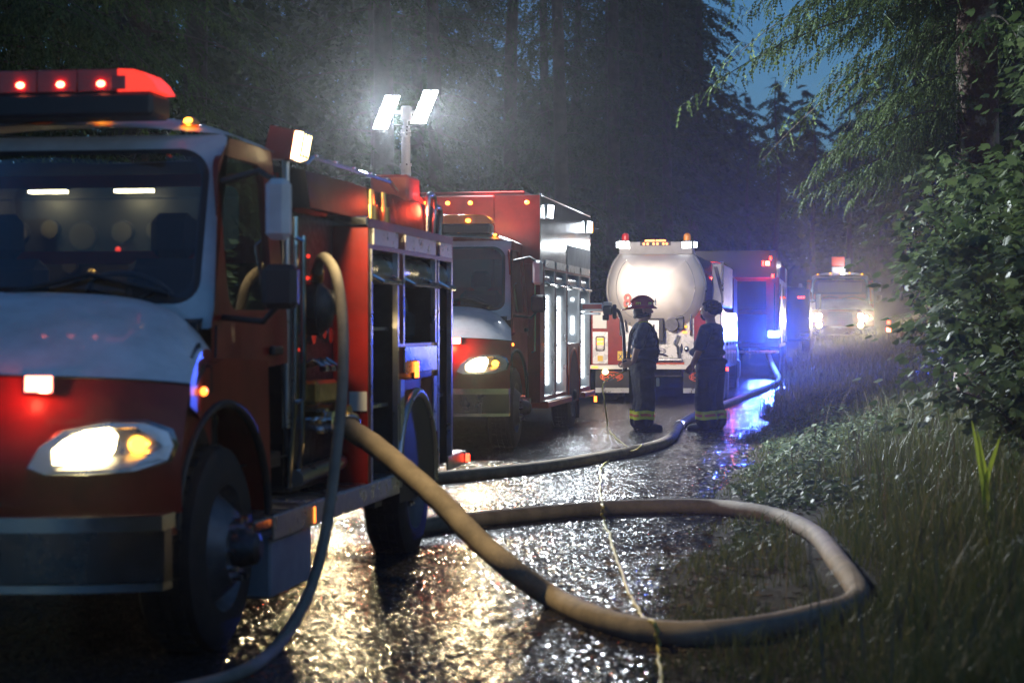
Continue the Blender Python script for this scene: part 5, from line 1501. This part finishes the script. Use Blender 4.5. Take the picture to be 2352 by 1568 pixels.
def conifer(name, seed, H, r0, zlow, Lmax, nb, trunk_mat, label, group=None, dense=.14, sparse_top=False):
    rnd = random.Random(seed)
    root = thing(name, label, 'tree', (0, 0, 0), 0, group)
    g = MB(); n = 14
    g.tube([(.10 * math.sin(i * .7 + seed), .10 * math.cos(i * .5 + seed) - .1 * math.cos(seed), -.3 + (H + .3) * i / n) for i in range(n + 1)], [r0 * (1.25 if i == 0 else 1) * (1 - .93 * i / n) for i in range(n + 1)], 12)
    g.build('trunk', trunk_mat, root, smooth=60)
    V, Fc, W = [], [], []
    for k in range(nb):
        t = (k + rnd.random()) / nb
        z = zlow + (H - zlow) * t
        L = Lmax * (1 - t) ** .75 * rnd.uniform(.65, 1.1) + .25
        bough(V, Fc, W, (0, 0, z), k * 2.39996 + rnd.uniform(-.3, .3), L, rnd.uniform(-.05, .18), rnd.uniform(.25, .5), rnd, dense)
    raw('crown', V, Fc, M['needles'], root, 'stuff')
    g = MB()
    for pts, r in W: g.tube(pts, [r * (1 - .8 * i / (len(pts) - 1)) for i in range(len(pts))], 4, caps=False)
    o = g.build('limbs', M['twig'], root, fix=False); o['kind'] = 'stuff'
    return root

TREE_L = 'tall dark conifer with drooping boughs in the wood left of the trucks'
TREE_R = 'tall dark conifer behind the leafy bank on the right of the road'
TREE_E = 'low dark conifer closing the end of the road under the sky gap'
protos = [conifer('conifer_tree', 11 + i, 24 + 3 * i, .26, 2.2, 4.0 + .3 * i, 96, M['bark'], TREE_L, 'conifers left of the road') for i in range(3)]
spots_L = [(-9.6, 20.5), (-10.8, 15.2), (-9.8, 27), (-11.2, 33.5), (-9.6, 41), (-10.3, 50), (-9.8, 60), (-10.6, 71), (-13.5, 23), (-14.2, 38), (-13.0, 55), (-14.0, 66), (-9.4, 81), (-12.0, 90), (-7.6, 66), (-7.4, 74), (-8.6, 87), (-7.9, 56), (-6.9, 80), (-6.6, 91), (-7.0, 99)]
spots_R = [(5.0, 20.5), (4.6, 31), (4.1, 39), (5.3, 47), (4.8, 57), (5.8, 67), (5.4, 79), (8.0, 26), (8.6, 36), (9.0, 52), (7.4, 15.5), (8.2, 88), (6.2, 34), (6.6, 43), (5.9, 26.5), (7.0, 61), (6.4, 73), (4.6, 87), (3.9, 84), (4.3, 93), (3.7, 101)]
spots_E = [(-6.4, 95), (-3.2, 101), (.4, 99), (3.6, 94), (-9.0, 103), (6.6, 101), (-1.4, 108), (-4.8, 106), (2.0, 106), (5.0, 110)]
used = set()
for n_, (lst, lab, grp, hs) in enumerate(((spots_L, TREE_L, 'conifers left of the road', (.9, 1.15)), (spots_R, TREE_R, 'conifers right of the road', (.85, 1.1)), (spots_E, TREE_E, 'conifers at the end of the road', (.34, .44)))):
    for i, (x, y) in enumerate(lst):
        src = protos[i % 3]
        if n_ == 0 and i < 3: o = src
        else: o = copy_tree(src)
        o['label'] = lab; o['group'] = grp
        o.location = (x, y, ground_z(x, y) - .05)
        o.rotation_euler = (0, 0, random.uniform(0, 6.28))
        s_ = random.uniform(*hs)
        o.scale = (s_ * (1 if n_ < 2 else 1.7), s_ * (1 if n_ < 2 else 1.7), s_)
# the wood behind, one dark mass
rnd = random.Random(99)
V, Fc = [], []
def far_tree(x, y, H, Lm, nb):
    W = []; z0 = ground_z(x, y)
    for k in range(nb):
        t = (k + rnd.random()) / nb
        L = Lm * (1 - t) ** .7 * rnd.uniform(.7, 1.1) + .3
        az = k * 2.4 + rnd.uniform(-.3, .3); ca, sa = math.cos(az), math.sin(az)
        b = (x, y, z0 + 1.0 + (H - 1) * t)
        for j in range(5):
            f = (j + .6) / 5
            p = (b[0] + ca * L * f, b[1] + sa * L * f, b[2] - L * .4 * f * f)
            for sg in (-1, 1):
                an = az + sg * .8
                frond(V, Fc, p, (math.cos(an) * .8, math.sin(an) * .8, -.5), (-math.sin(an), math.cos(an), rnd.uniform(-.5, .5)), L * .42, .28, 4, rnd)
for i in range(40): far_tree(rnd.uniform(-42, -16), rnd.uniform(24, 130), rnd.uniform(20, 32), 4.5, 60)
for i in range(28): far_tree(rnd.uniform(10, 36), rnd.uniform(24, 130), rnd.uniform(20, 30), 4.5, 60)
for i in range(46): far_tree(rnd.uniform(-20, 14), rnd.uniform(110, 140), rnd.uniform(8.5, 11.5), 4.0, 34)
for i in range(18): far_tree(rnd.uniform(5.5, 11), rnd.uniform(62, 112), rnd.uniform(18, 27), 4.2, 56)
for i in range(12): far_tree(rnd.uniform(-11, -7.6), rnd.uniform(84, 112), rnd.uniform(20, 28), 4.2, 56)
for i in range(26): far_tree(rnd.uniform(-60, -13) if i % 3 else rnd.uniform(9, 30), rnd.uniform(118, 150), rnd.uniform(24, 34), 5.0, 56)
raw('far_woods', V, Fc, M['needles'], None, 'stuff')

# ---- the spruce with the pale-blotched trunk on the bank
SY = 24.0
sp0 = onY(2252, 545, SY)
HS = thing('spruce_tree', 'spruce with pale lichen-blotched trunk and low boughs hanging towards the road', 'tree', (sp0.x, SY, ground_z(sp0.x, SY)))
zb0 = ground_z(sp0.x, SY)
rnd = random.Random(21)
g = MB(); g.tube([(.0 - .012 * i, .02 * math.sin(i), -.3 + 1.2 * i) for i in range(19)], [.29 * (1.2 if i == 0 else 1) * (1 - .045 * i) for i in range(19)], 16)
g.build('trunk', M['lichen'], HS, smooth=60)
V, Fc, W = [], [], []
def aim_bough(px, py, Y, z_off, L_extra=0, **k):
    """bough from the trunk to the pixel tip"""
    q = onY(px, py, Y); tip = Vector((q.x - HS.location.x, q.y - SY, q.z - zb0))
    L = math.hypot(tip.x, tip.y); z0 = tip.z + z_off
    az = math.atan2(tip.y, tip.x)
    up = .10; droop = up + z_off / L
    bough(V, Fc, W, (0, 0, z0), az, L, up, droop, rnd, **k)
fine = dict(dense=.040, fl=(.10, .26), w=.017, hang=1.05, seg=.035)
for px_, py_, Y_, zo in ((1822, 478, 23.0, .75), (1858, 415, 23.3, .8), (1905, 470, 23.6, .8), (1960, 462, 24.0, .8), (2010, 455, 23.4, .8), (2060, 430, 23.8, .8), (1900, 360, 24.4, .8), (1990, 330, 23.5, .9), (2080, 470, 24.6, .9), (1930, 250, 24.0, .9), (2050, 230, 24.5, 1.0), (2110, 380, 23.2, .9), (1705, 40, 24.5, .9), (1765, 120, 23.6, .9), (1830, 50, 24.8, .9), (1800, 190, 24.2, .9), (1880, 140, 23.4, .9), (1725, 160, 25.0, .9), (1850, 250, 24.6, .9), (1930, 60, 23.8, .9)):
    aim_bough(px_, py_, Y_, zo, **fine)
    aim_bough(px_ + rnd.uniform(15, 60), py_ - rnd.uniform(5, 60), Y_ + rnd.uniform(-.5, .6), zo + .25, **fine)
for k in range(120):
    z = 4.4 + 15 * (k / 120); bough(V, Fc, W, (0, 0, z), k * 2.4, (3.3 * (1 - k / 128)) + .3, .08, .42, rnd, dense=.080, fl=(.16, .34), w=.026, hang=1.0, seg=.055)
raw('crown', V, Fc, M['needles2'], HS, 'stuff')
g = MB()
for pts, r in W: g.tube(pts, [r * (1 - .8 * i / (len(pts) - 1)) for i in range(len(pts))], 4, caps=False)
o = g.build('limbs', M['twig'], HS, fix=False); o['kind'] = 'stuff'

# ---- bough reaching in over the near engine from the wood on the left
# (trees there carry it; it is the lit end of one of their low branches)
src = protos[0]
V, Fc, W = [], [], []
rnd = random.Random(4)
LT = thing('conifer_tree', 'conifer with bright green-lit bough tips above the near engine roof', 'tree', (-8.6, 18.5, ground_z(-8.6, 18.5)))
zl0 = LT.location.z
g = MB(); g.tube([(.02 * i, 0, -.3 + 1.3 * i) for i in range(17)], [.28 * (1 - .05 * i) for i in range(17)], 14); g.build('trunk', M['bark'], LT, smooth=60)
for (px_, py_, Y_, zo) in ((455, 200, 17.6, .9), (430, 160, 17.9, .9), (400, 90, 18.2, 1.0), (520, 230, 18.8, .9), (300, 120, 17.0, .9), (560, 300, 19.2, .8), (360, 215, 17.2, .7), (480, 40, 18.6, .9), (610, 120, 19.4, .9)):
    q = onY(px_, py_, Y_); tip = Vector((q.x + 8.6, q.y - 18.5, q.z - zl0)); L = math.hypot(tip.x, tip.y)
    bough(V, Fc, W, (0, 0, tip.z + zo), math.atan2(tip.y, tip.x), L, .10, .10 + zo / L, rnd, dense=.045, fl=(.12, .28), w=.018, hang=1.05, seg=.04)
for k in range(60):
    z = 3.6 + 16 * (k / 60); bough(V, Fc, W, (0, 0, z), k * 2.4, (3.4 * (1 - k / 66)) + .3, .08, .42, rnd, dense=.080, fl=(.16, .34), w=.026, hang=1.0, seg=.055)
raw('crown', V, Fc, M['needles2'], LT, 'stuff')
g = MB()
for pts, r in W: g.tube(pts, [r * (1 - .8 * i / (len(pts) - 1)) for i in range(len(pts))], 4, caps=False)
o = g.build('limbs', M['twig'], LT, fix=False); o['kind'] = 'stuff'

# ---- leafy shrubs on the bank
LOBES = [(0, 0), (.30, .10), (.52, .30), (.30, .42), (.34, .66), (.14, .70), (0, 1.0), (-.14, .70), (-.34, .66), (-.30, .42), (-.52, .30), (-.30, .10)]
OVAL = [(0, 0), (.24, .22), (.28, .5), (.16, .8), (0, 1.0), (-.16, .8), (-.28, .5), (-.24, .22)]
def leaf(V, Fc, p, d, up, L, rnd, shape=OVAL):
    d = d.normalized(); s = d.cross(up)
    s = s.normalized() if s.length > 1e-4 else Vector((1, 0, 0)); n = s.cross(d)
    k = len(V); fold = rnd.uniform(.05, .28)
    for a, b in shape:
        q = p + s * (a * L) + d * (b * L) + n * (-abs(a) * L * fold - b * b * L * .18)
        V.append((q.x, q.y, q.z))
    m = len(shape); h = m // 2
    # two halves folded along the midrib
    Fc.append(tuple(k + i for i in range(0, h + 1))); Fc.append(tuple([k + h] + [k + i for i in range(h + 1, m)] + [k]))
def shrub(x, y, h, w, nst, nleaf, size, seed, label, lean=(0, 0), shape=LOBES, mat='leaf', group=None, name='leafy_shrub', cat='shrub'):
    rnd = random.Random(seed)
    z0 = ground_z(x, y)
    root = thing(name, label, cat, (x, y, z0 - .03), 0, group)
    V, Fc = [], []
    g = MB(); stems = []
    for i in range(nst):
        a = i * 2.4 + rnd.uniform(-.4, .4); rr = w * rnd.uniform(.35, 1.0)
        tip = Vector((math.cos(a) * rr + lean[0], math.sin(a) * rr + lean[1], h * rnd.uniform(.55, 1.05)))
        b = Vector((math.cos(a) * .12, math.sin(a) * .12, 0))
        mid = b.lerp(tip, .5) + Vector((0, 0, h * .18))
        pts = spline([b, mid, tip + Vector((0, 0, .0)), tip + Vector((math.cos(a), math.sin(a), -.5)) * rnd.uniform(.1, .3)], 5)
        stems.append(pts); g.tube(pts, [.012 * (1 - .75 * j / (len(pts) - 1)) for j in range(len(pts))], 5, caps=False)
    g.build('stems', M['twig'], root, fix=False)['kind'] = 'stuff'
    for i in range(nleaf):
        pts = stems[i % nst]; f = rnd.random() ** .7
        p = pts[min(len(pts) - 1, int(f * len(pts)))]
        off = Vector((rnd.gauss(0, 1), rnd.gauss(0, 1), rnd.gauss(0, .6))) * (.10 + .13 * f)
        p = p + off
        if p.z < .02: p.z = rnd.uniform(.02, .2)
        d = Vector((off.x * 3 + rnd.gauss(0, .5) + p.x * .4 / w, off.y * 3 + rnd.gauss(0, .5) + p.y * .4 / w, -.35 + rnd.gauss(0, .3)))
        up = Vector((rnd.gauss(0, .45), rnd.gauss(0, .45), 1))
        leaf(V, Fc, p, d, up, size * rnd.uniform(.4, 1.35), rnd, shape)
    raw('foliage', V, Fc, M[mat], root, 'stuff')
    return root, stems
GS = 'shrubs on the bank'
sh = [
    (2.15, 22.6, 2.53, 1.0, 26, 3800, .12, 'tall leafy shrub growing at the foot of the blotched spruce trunk', (-.2, 0)),
    (2.1, 20.2, 2.01, .95, 24, 3600, .12, 'leafy shrub with branch ends reaching out towards the road', (-.35, 0)),
    (2.75, 20.0, 3.10, 1.1, 26, 3800, .12, 'tallest leafy shrub on the bank, right of the blotched spruce', (0, 0)),
    (1.95, 17.6, 1.67, .9, 22, 3200, .115, 'mid-sized leafy shrub above the verge hose bend', (-.2, 0)),
    (2.95, 16.8, 2.53, 1.0, 24, 3400, .115, 'dense leafy shrub on the upper bank behind the reed blades', (0, 0)),
    (4.10, 18.6, 3.45, 1.2, 24, 3200, .12, 'dark leafy shrub higher on the bank among the conifers', (0, 0)),
    (3.25, 13.6, 1.78, .9, 20, 2600, .11, 'leafy shrub on the bank above the tall verge grass', (0, 0)),
    (2.1, 26.5, 1.50, .8, 20, 2200, .11, 'leafy shrub on the bank past the spruce trunk', (-.2, 0)),
    (2.5, 32, 1.70, .9, 18, 1700, .11, 'leafy shrub beside the road opposite the tanker', (-.2, 0)),
    (3.4, 40, 1.90, 1.0, 16, 1400, .12, 'leafy shrub beside the road opposite the blue-lit engine', (-.2, 0)),
    (4.4, 50, 2.20, 1.2, 16, 1300, .13, 'leafy shrub beside the road short of the far truck', (-.2, 0)),
    (1.95, 21.6, 1.9, .8, 22, 3200, .115, 'leafy shrub crowding the front of the blotched spruce trunk', (-.1, 0)),
    (2.25, 18.9, 2.0, .9, 22, 3200, .115, 'leafy shrub between the spruce trunk and the reed blades', (-.1, 0)),
    (1.9, 19.2, 1.2, .8, 20, 2600, .11, 'low leafy shrub under the spruce trunk', (-.1, 0)),
    (1.75, 16.0, .95, .8, 20, 2400, .10, 'low leafy shrub beside the reed blades', (-.1, 0)),
    (2.3, 14.9, 1.2, .8, 20, 2400, .10, 'low leafy shrub in the tall grass of the bank', (-.1, 0)),
    (4.9, 62, 2.40, 1.3, 16, 1200, .14, 'leafy shrub behind the red warning lamp', (-.2, 0)),
]
lm = None
for i, (x, y, h, w, ns, nl, sz, lab, lean) in enumerate(sh):
    root, stems = shrub(x, y, h, w, ns, int(nl * (1.4 if i % 3 == 1 else 1)), sz * (.75 if i % 3 == 1 else 1), 300 + i, lab, lean, OVAL if i % 3 == 1 else LOBES, 'leaf2' if i % 3 == 1 else 'leaf', GS)
    # single large leaves standing out at the branch ends
    if i in (0, 1, 3, 4, 7):
        rnd = random.Random(50 + i)
        if lm is None:
            V, Fc = [], []; leaf(V, Fc, Vector((0, 0, 0)), Vector((0, 0, -1)), Vector((0, -1, 0)), 1.0, rnd, LOBES)
            lm = bpy.data.meshes.new('leaf'); lm.from_pydata(V, [], Fc); lm.materials.append(M['leaf2'])
        for st in stems:
            if st[-1].x > .2: continue
            for k in range(3):
                o = bpy.data.objects.new('leaf', lm); col.objects.link(o); o.parent = root
                q = st[-1 - k * 2] + Vector((rnd.uniform(-.12, .02), rnd.uniform(-.12, .06), rnd.uniform(-.06, .04)))
                o.location = q; s_ = sz * rnd.uniform(.85, 1.35); o.scale = (s_, s_, s_)
                o.rotation_euler = (rnd.uniform(-1.3, .1), rnd.uniform(-.7, .7), rnd.uniform(-1.2, 1.2))
def near_hose(x, y, r=.16):
    return any(abs(p.x - x) < r and abs(p.y - y) < r * 1.6 for p in HOSE_PATH[56::2])
# trailing low plants along the verge, uncountable
rnd = random.Random(8)
V, Fc = [], []
for i in range(15000):
    y = rnd.uniform(13.5, 34); e = road_edge(y)
    x = e + .25 + abs(rnd.gauss(0, 1)) * 1.1
    den = mnoise.noise((x * 1.1, y * .8, 7)) + .25 * smooth(17, 21, y)
    if den < -.02 + rnd.uniform(-.2, .2): continue
    if near_hose(x, y, .26): continue
    hh = (.10 + .34 * max(0, den)) * smooth(.1, .9, x - e)
    p = Vector((x, y, ground_z(x, y) + .02 + rnd.random() ** .6 * hh))
    leaf(V, Fc, p, Vector((rnd.gauss(0, 1), rnd.gauss(0, 1) - .5, rnd.gauss(-.1, .3))), Vector((rnd.gauss(0, .4), rnd.gauss(0, .4), 1)), rnd.uniform(.04, .095), rnd, OVAL)
raw('ground_cover', V, Fc, M['leaf2'], None, 'stuff')
# grass
def blade(V, Fc, x, y, z, h, w, rnd, lean=.5):
    a = rnd.uniform(0, 6.283); b = rnd.uniform(0, 6.283); l = rnd.uniform(.1, lean) * h
    cx2, cy2 = math.cos(a) * w / 2, math.sin(a) * w / 2
    ux, uy = math.cos(b) * l, math.sin(b) * l
    k = len(V)
    V += [(x - cx2, y - cy2, z), (x + cx2, y + cy2, z), (x + cx2 * .7 + ux * .35, y + cy2 * .7 + uy * .35, z + h * .6), (x - cx2 * .7 + ux * .35, y - cy2 * .7 + uy * .35, z + h * .6), (x + ux, y + uy, z + h * rnd.uniform(.85, 1.0))]
    Fc += [(k, k + 1, k + 2, k + 3), (k + 3, k + 2, k + 4)]
V, Fc = [], []
n_b = 0
while n_b < 60000:
    y = 5.5 + 24 * rnd.random() ** 1.5; e = road_edge(y)
    d = rnd.random() ** .8 * 4.2 - .12
    x = e + d
    cl = mnoise.noise((x * 1.7, y * 1.7, 1)); pat = mnoise.noise((x * .6, y * .6, 9))
    if d < .9 and cl < -.05 - .2 * d: continue
    if cl < -.35 or (y < 18 and d < 2.2 and near_hose(x, y, .12)): continue
    h = (.05 + .10 * smooth(0, .5, d) + .26 * smooth(.7, 1.9, d) * (0.6 + pat)) * rnd.uniform(.5, 1.4)
    blade(V, Fc, x, y, ground_z(x, y) - .01, max(.04, h), rnd.uniform(.004, .009) * (1 if y < 14 else 1.5), rnd, .8)
    n_b += 1
# tall heads
for i in range(1600):
    y = rnd.uniform(7, 20); x = road_edge(y) + rnd.uniform(1.2, 3.8)
    blade(V, Fc, x, y, ground_z(x, y), rnd.uniform(.35, .75), rnd.uniform(.006, .011), rnd, .35)
# dead stems
DV, DF = [], []
for i in range(700):
    y = rnd.uniform(7, 28); x = road_edge(y) + rnd.uniform(.7, 3.6)
    if near_hose(x, y, .3): continue
    blade(DV, DF, x, y, ground_z(x, y), rnd.uniform(.25, .85), rnd.uniform(.006, .010), rnd, .6)
raw('dead_stems', DV, DF, pm('dry_stem', (.20, .15, .085), .8, var=.4, vscale=6), None, 'stuff')
# far verge
for i in range(9000):
    y = rnd.uniform(30, 75); x = road_edge(y) + rnd.random() * 3.5 + .05
    blade(V, Fc, x, y, ground_z(x, y), rnd.uniform(.12, .45), .02, rnd, .7)
raw('verge_grass', V, Fc, M['grass'], None, 'stuff')
# left verge, seen under and between the trucks
V, Fc = [], []
for i in range(9000):
    y = rnd.uniform(10, 60); x = ROAD_L - rnd.random() * 3
    blade(V, Fc, x, y, ground_z(x, y), rnd.uniform(.12, .5), .018, rnd, .7)
raw('left_verge_grass', V, Fc, M['grass'], None, 'stuff')
# the bright reed blades
rb0 = onY(2265, 1135, 12.2)
RB = thing('reed_clump', 'three bright yellow-green reed blades standing above the dark verge grass', 'reeds', (rb0.x, 12.2, ground_z(rb0.x, 12.2)))
rz0 = ground_z(rb0.x, 12.2)
for (bx0, by0, tx, ty) in ((2262, 1140, 2232, 965), (2266, 1120, 2243, 985), (2264, 1120, 2296, 1000)):
    b, t = onY(bx0, by0, 12.2), onY(tx, ty, 12.2)
    b = Vector((b.x - rb0.x, 0, b.z - rz0)); t = Vector((t.x - rb0.x, random.uniform(-.05, .05), t.z - rz0))
    base = Vector((b.x * .6, 0, -.02)); g = MB(); n = 10
    for j in range(n):
        pass
    pts = spline([base, b, b.lerp(t, .55) + Vector((0, 0, .02)), t], 5); m = len(pts)
    vs = []
    for j, p in enumerate(pts):
        w = .017 * (1 - (j / (m - 1)) ** 2.5) + .001
        vs += [(p.x - w, p.y, p.z), (p.x, p.y + w * .4, p.z), (p.x + w, p.y, p.z)]
    g.add(vs, [f for j in range(m - 1) for f in ((j * 3, j * 3 + 1, j * 3 + 4, j * 3 + 3), (j * 3 + 1, j * 3 + 2, j * 3 + 5, j * 3 + 4))])
    g.build('reed_blade', M['reed'], RB, smooth=60)

# needles, twigs and dead leaves washed along the road edge
rnd = random.Random(77)
V, Fc = [], []
for i in range(5000):
    y = 6.5 + 22 * rnd.random() ** 1.4; x = road_edge(y) + .1 + rnd.gauss(0, .45)
    if rnd.random() < .10: x = rnd.uniform(-3.2, -1)
    a = rnd.uniform(0, 6.28); l = rnd.uniform(.015, .06); w = rnd.uniform(.003, .012); z = max(road_z(y) + .012, ground_z(x, y) + .006)
    ca, sa = math.cos(a), math.sin(a); k = len(V)
    V += [(x - ca * l, y - sa * l, z), (x - sa * w, y + ca * w, z + rnd.uniform(.002, .012)), (x + ca * l, y + sa * l, z + .002), (x + sa * w, y - ca * w, z + .002)]
    Fc += [(k, k + 1, k + 2), (k, k + 2, k + 3)]
raw('road_litter', V, Fc, pm('leaf_litter', (.12, .075, .035), .7, var=.5, vscale=30), None, 'stuff')

# ================================================================== the misty air, also put in for lens glow round the lamps
hz_m = bpy.data.materials.new('misty_air'); hz_m.use_nodes = True
nt = hz_m.node_tree; nt.nodes.clear()
o_ = nt.nodes.new('ShaderNodeOutputMaterial'); v_ = nt.nodes.new('ShaderNodeVolumePrincipled')
v_.inputs['Color'].default_value = (.92, .94, .97, 1); v_.inputs['Density'].default_value = .0006; v_.inputs['Anisotropy'].default_value = .9
nt.links.new(v_.outputs[0], o_.inputs['Volume'])
mb = MB(); mb.box(-245, 245, -65, 425, -4, 42)
hzo = mb.build('haze', hz_m, None); hzo['kind'] = 'stuff'
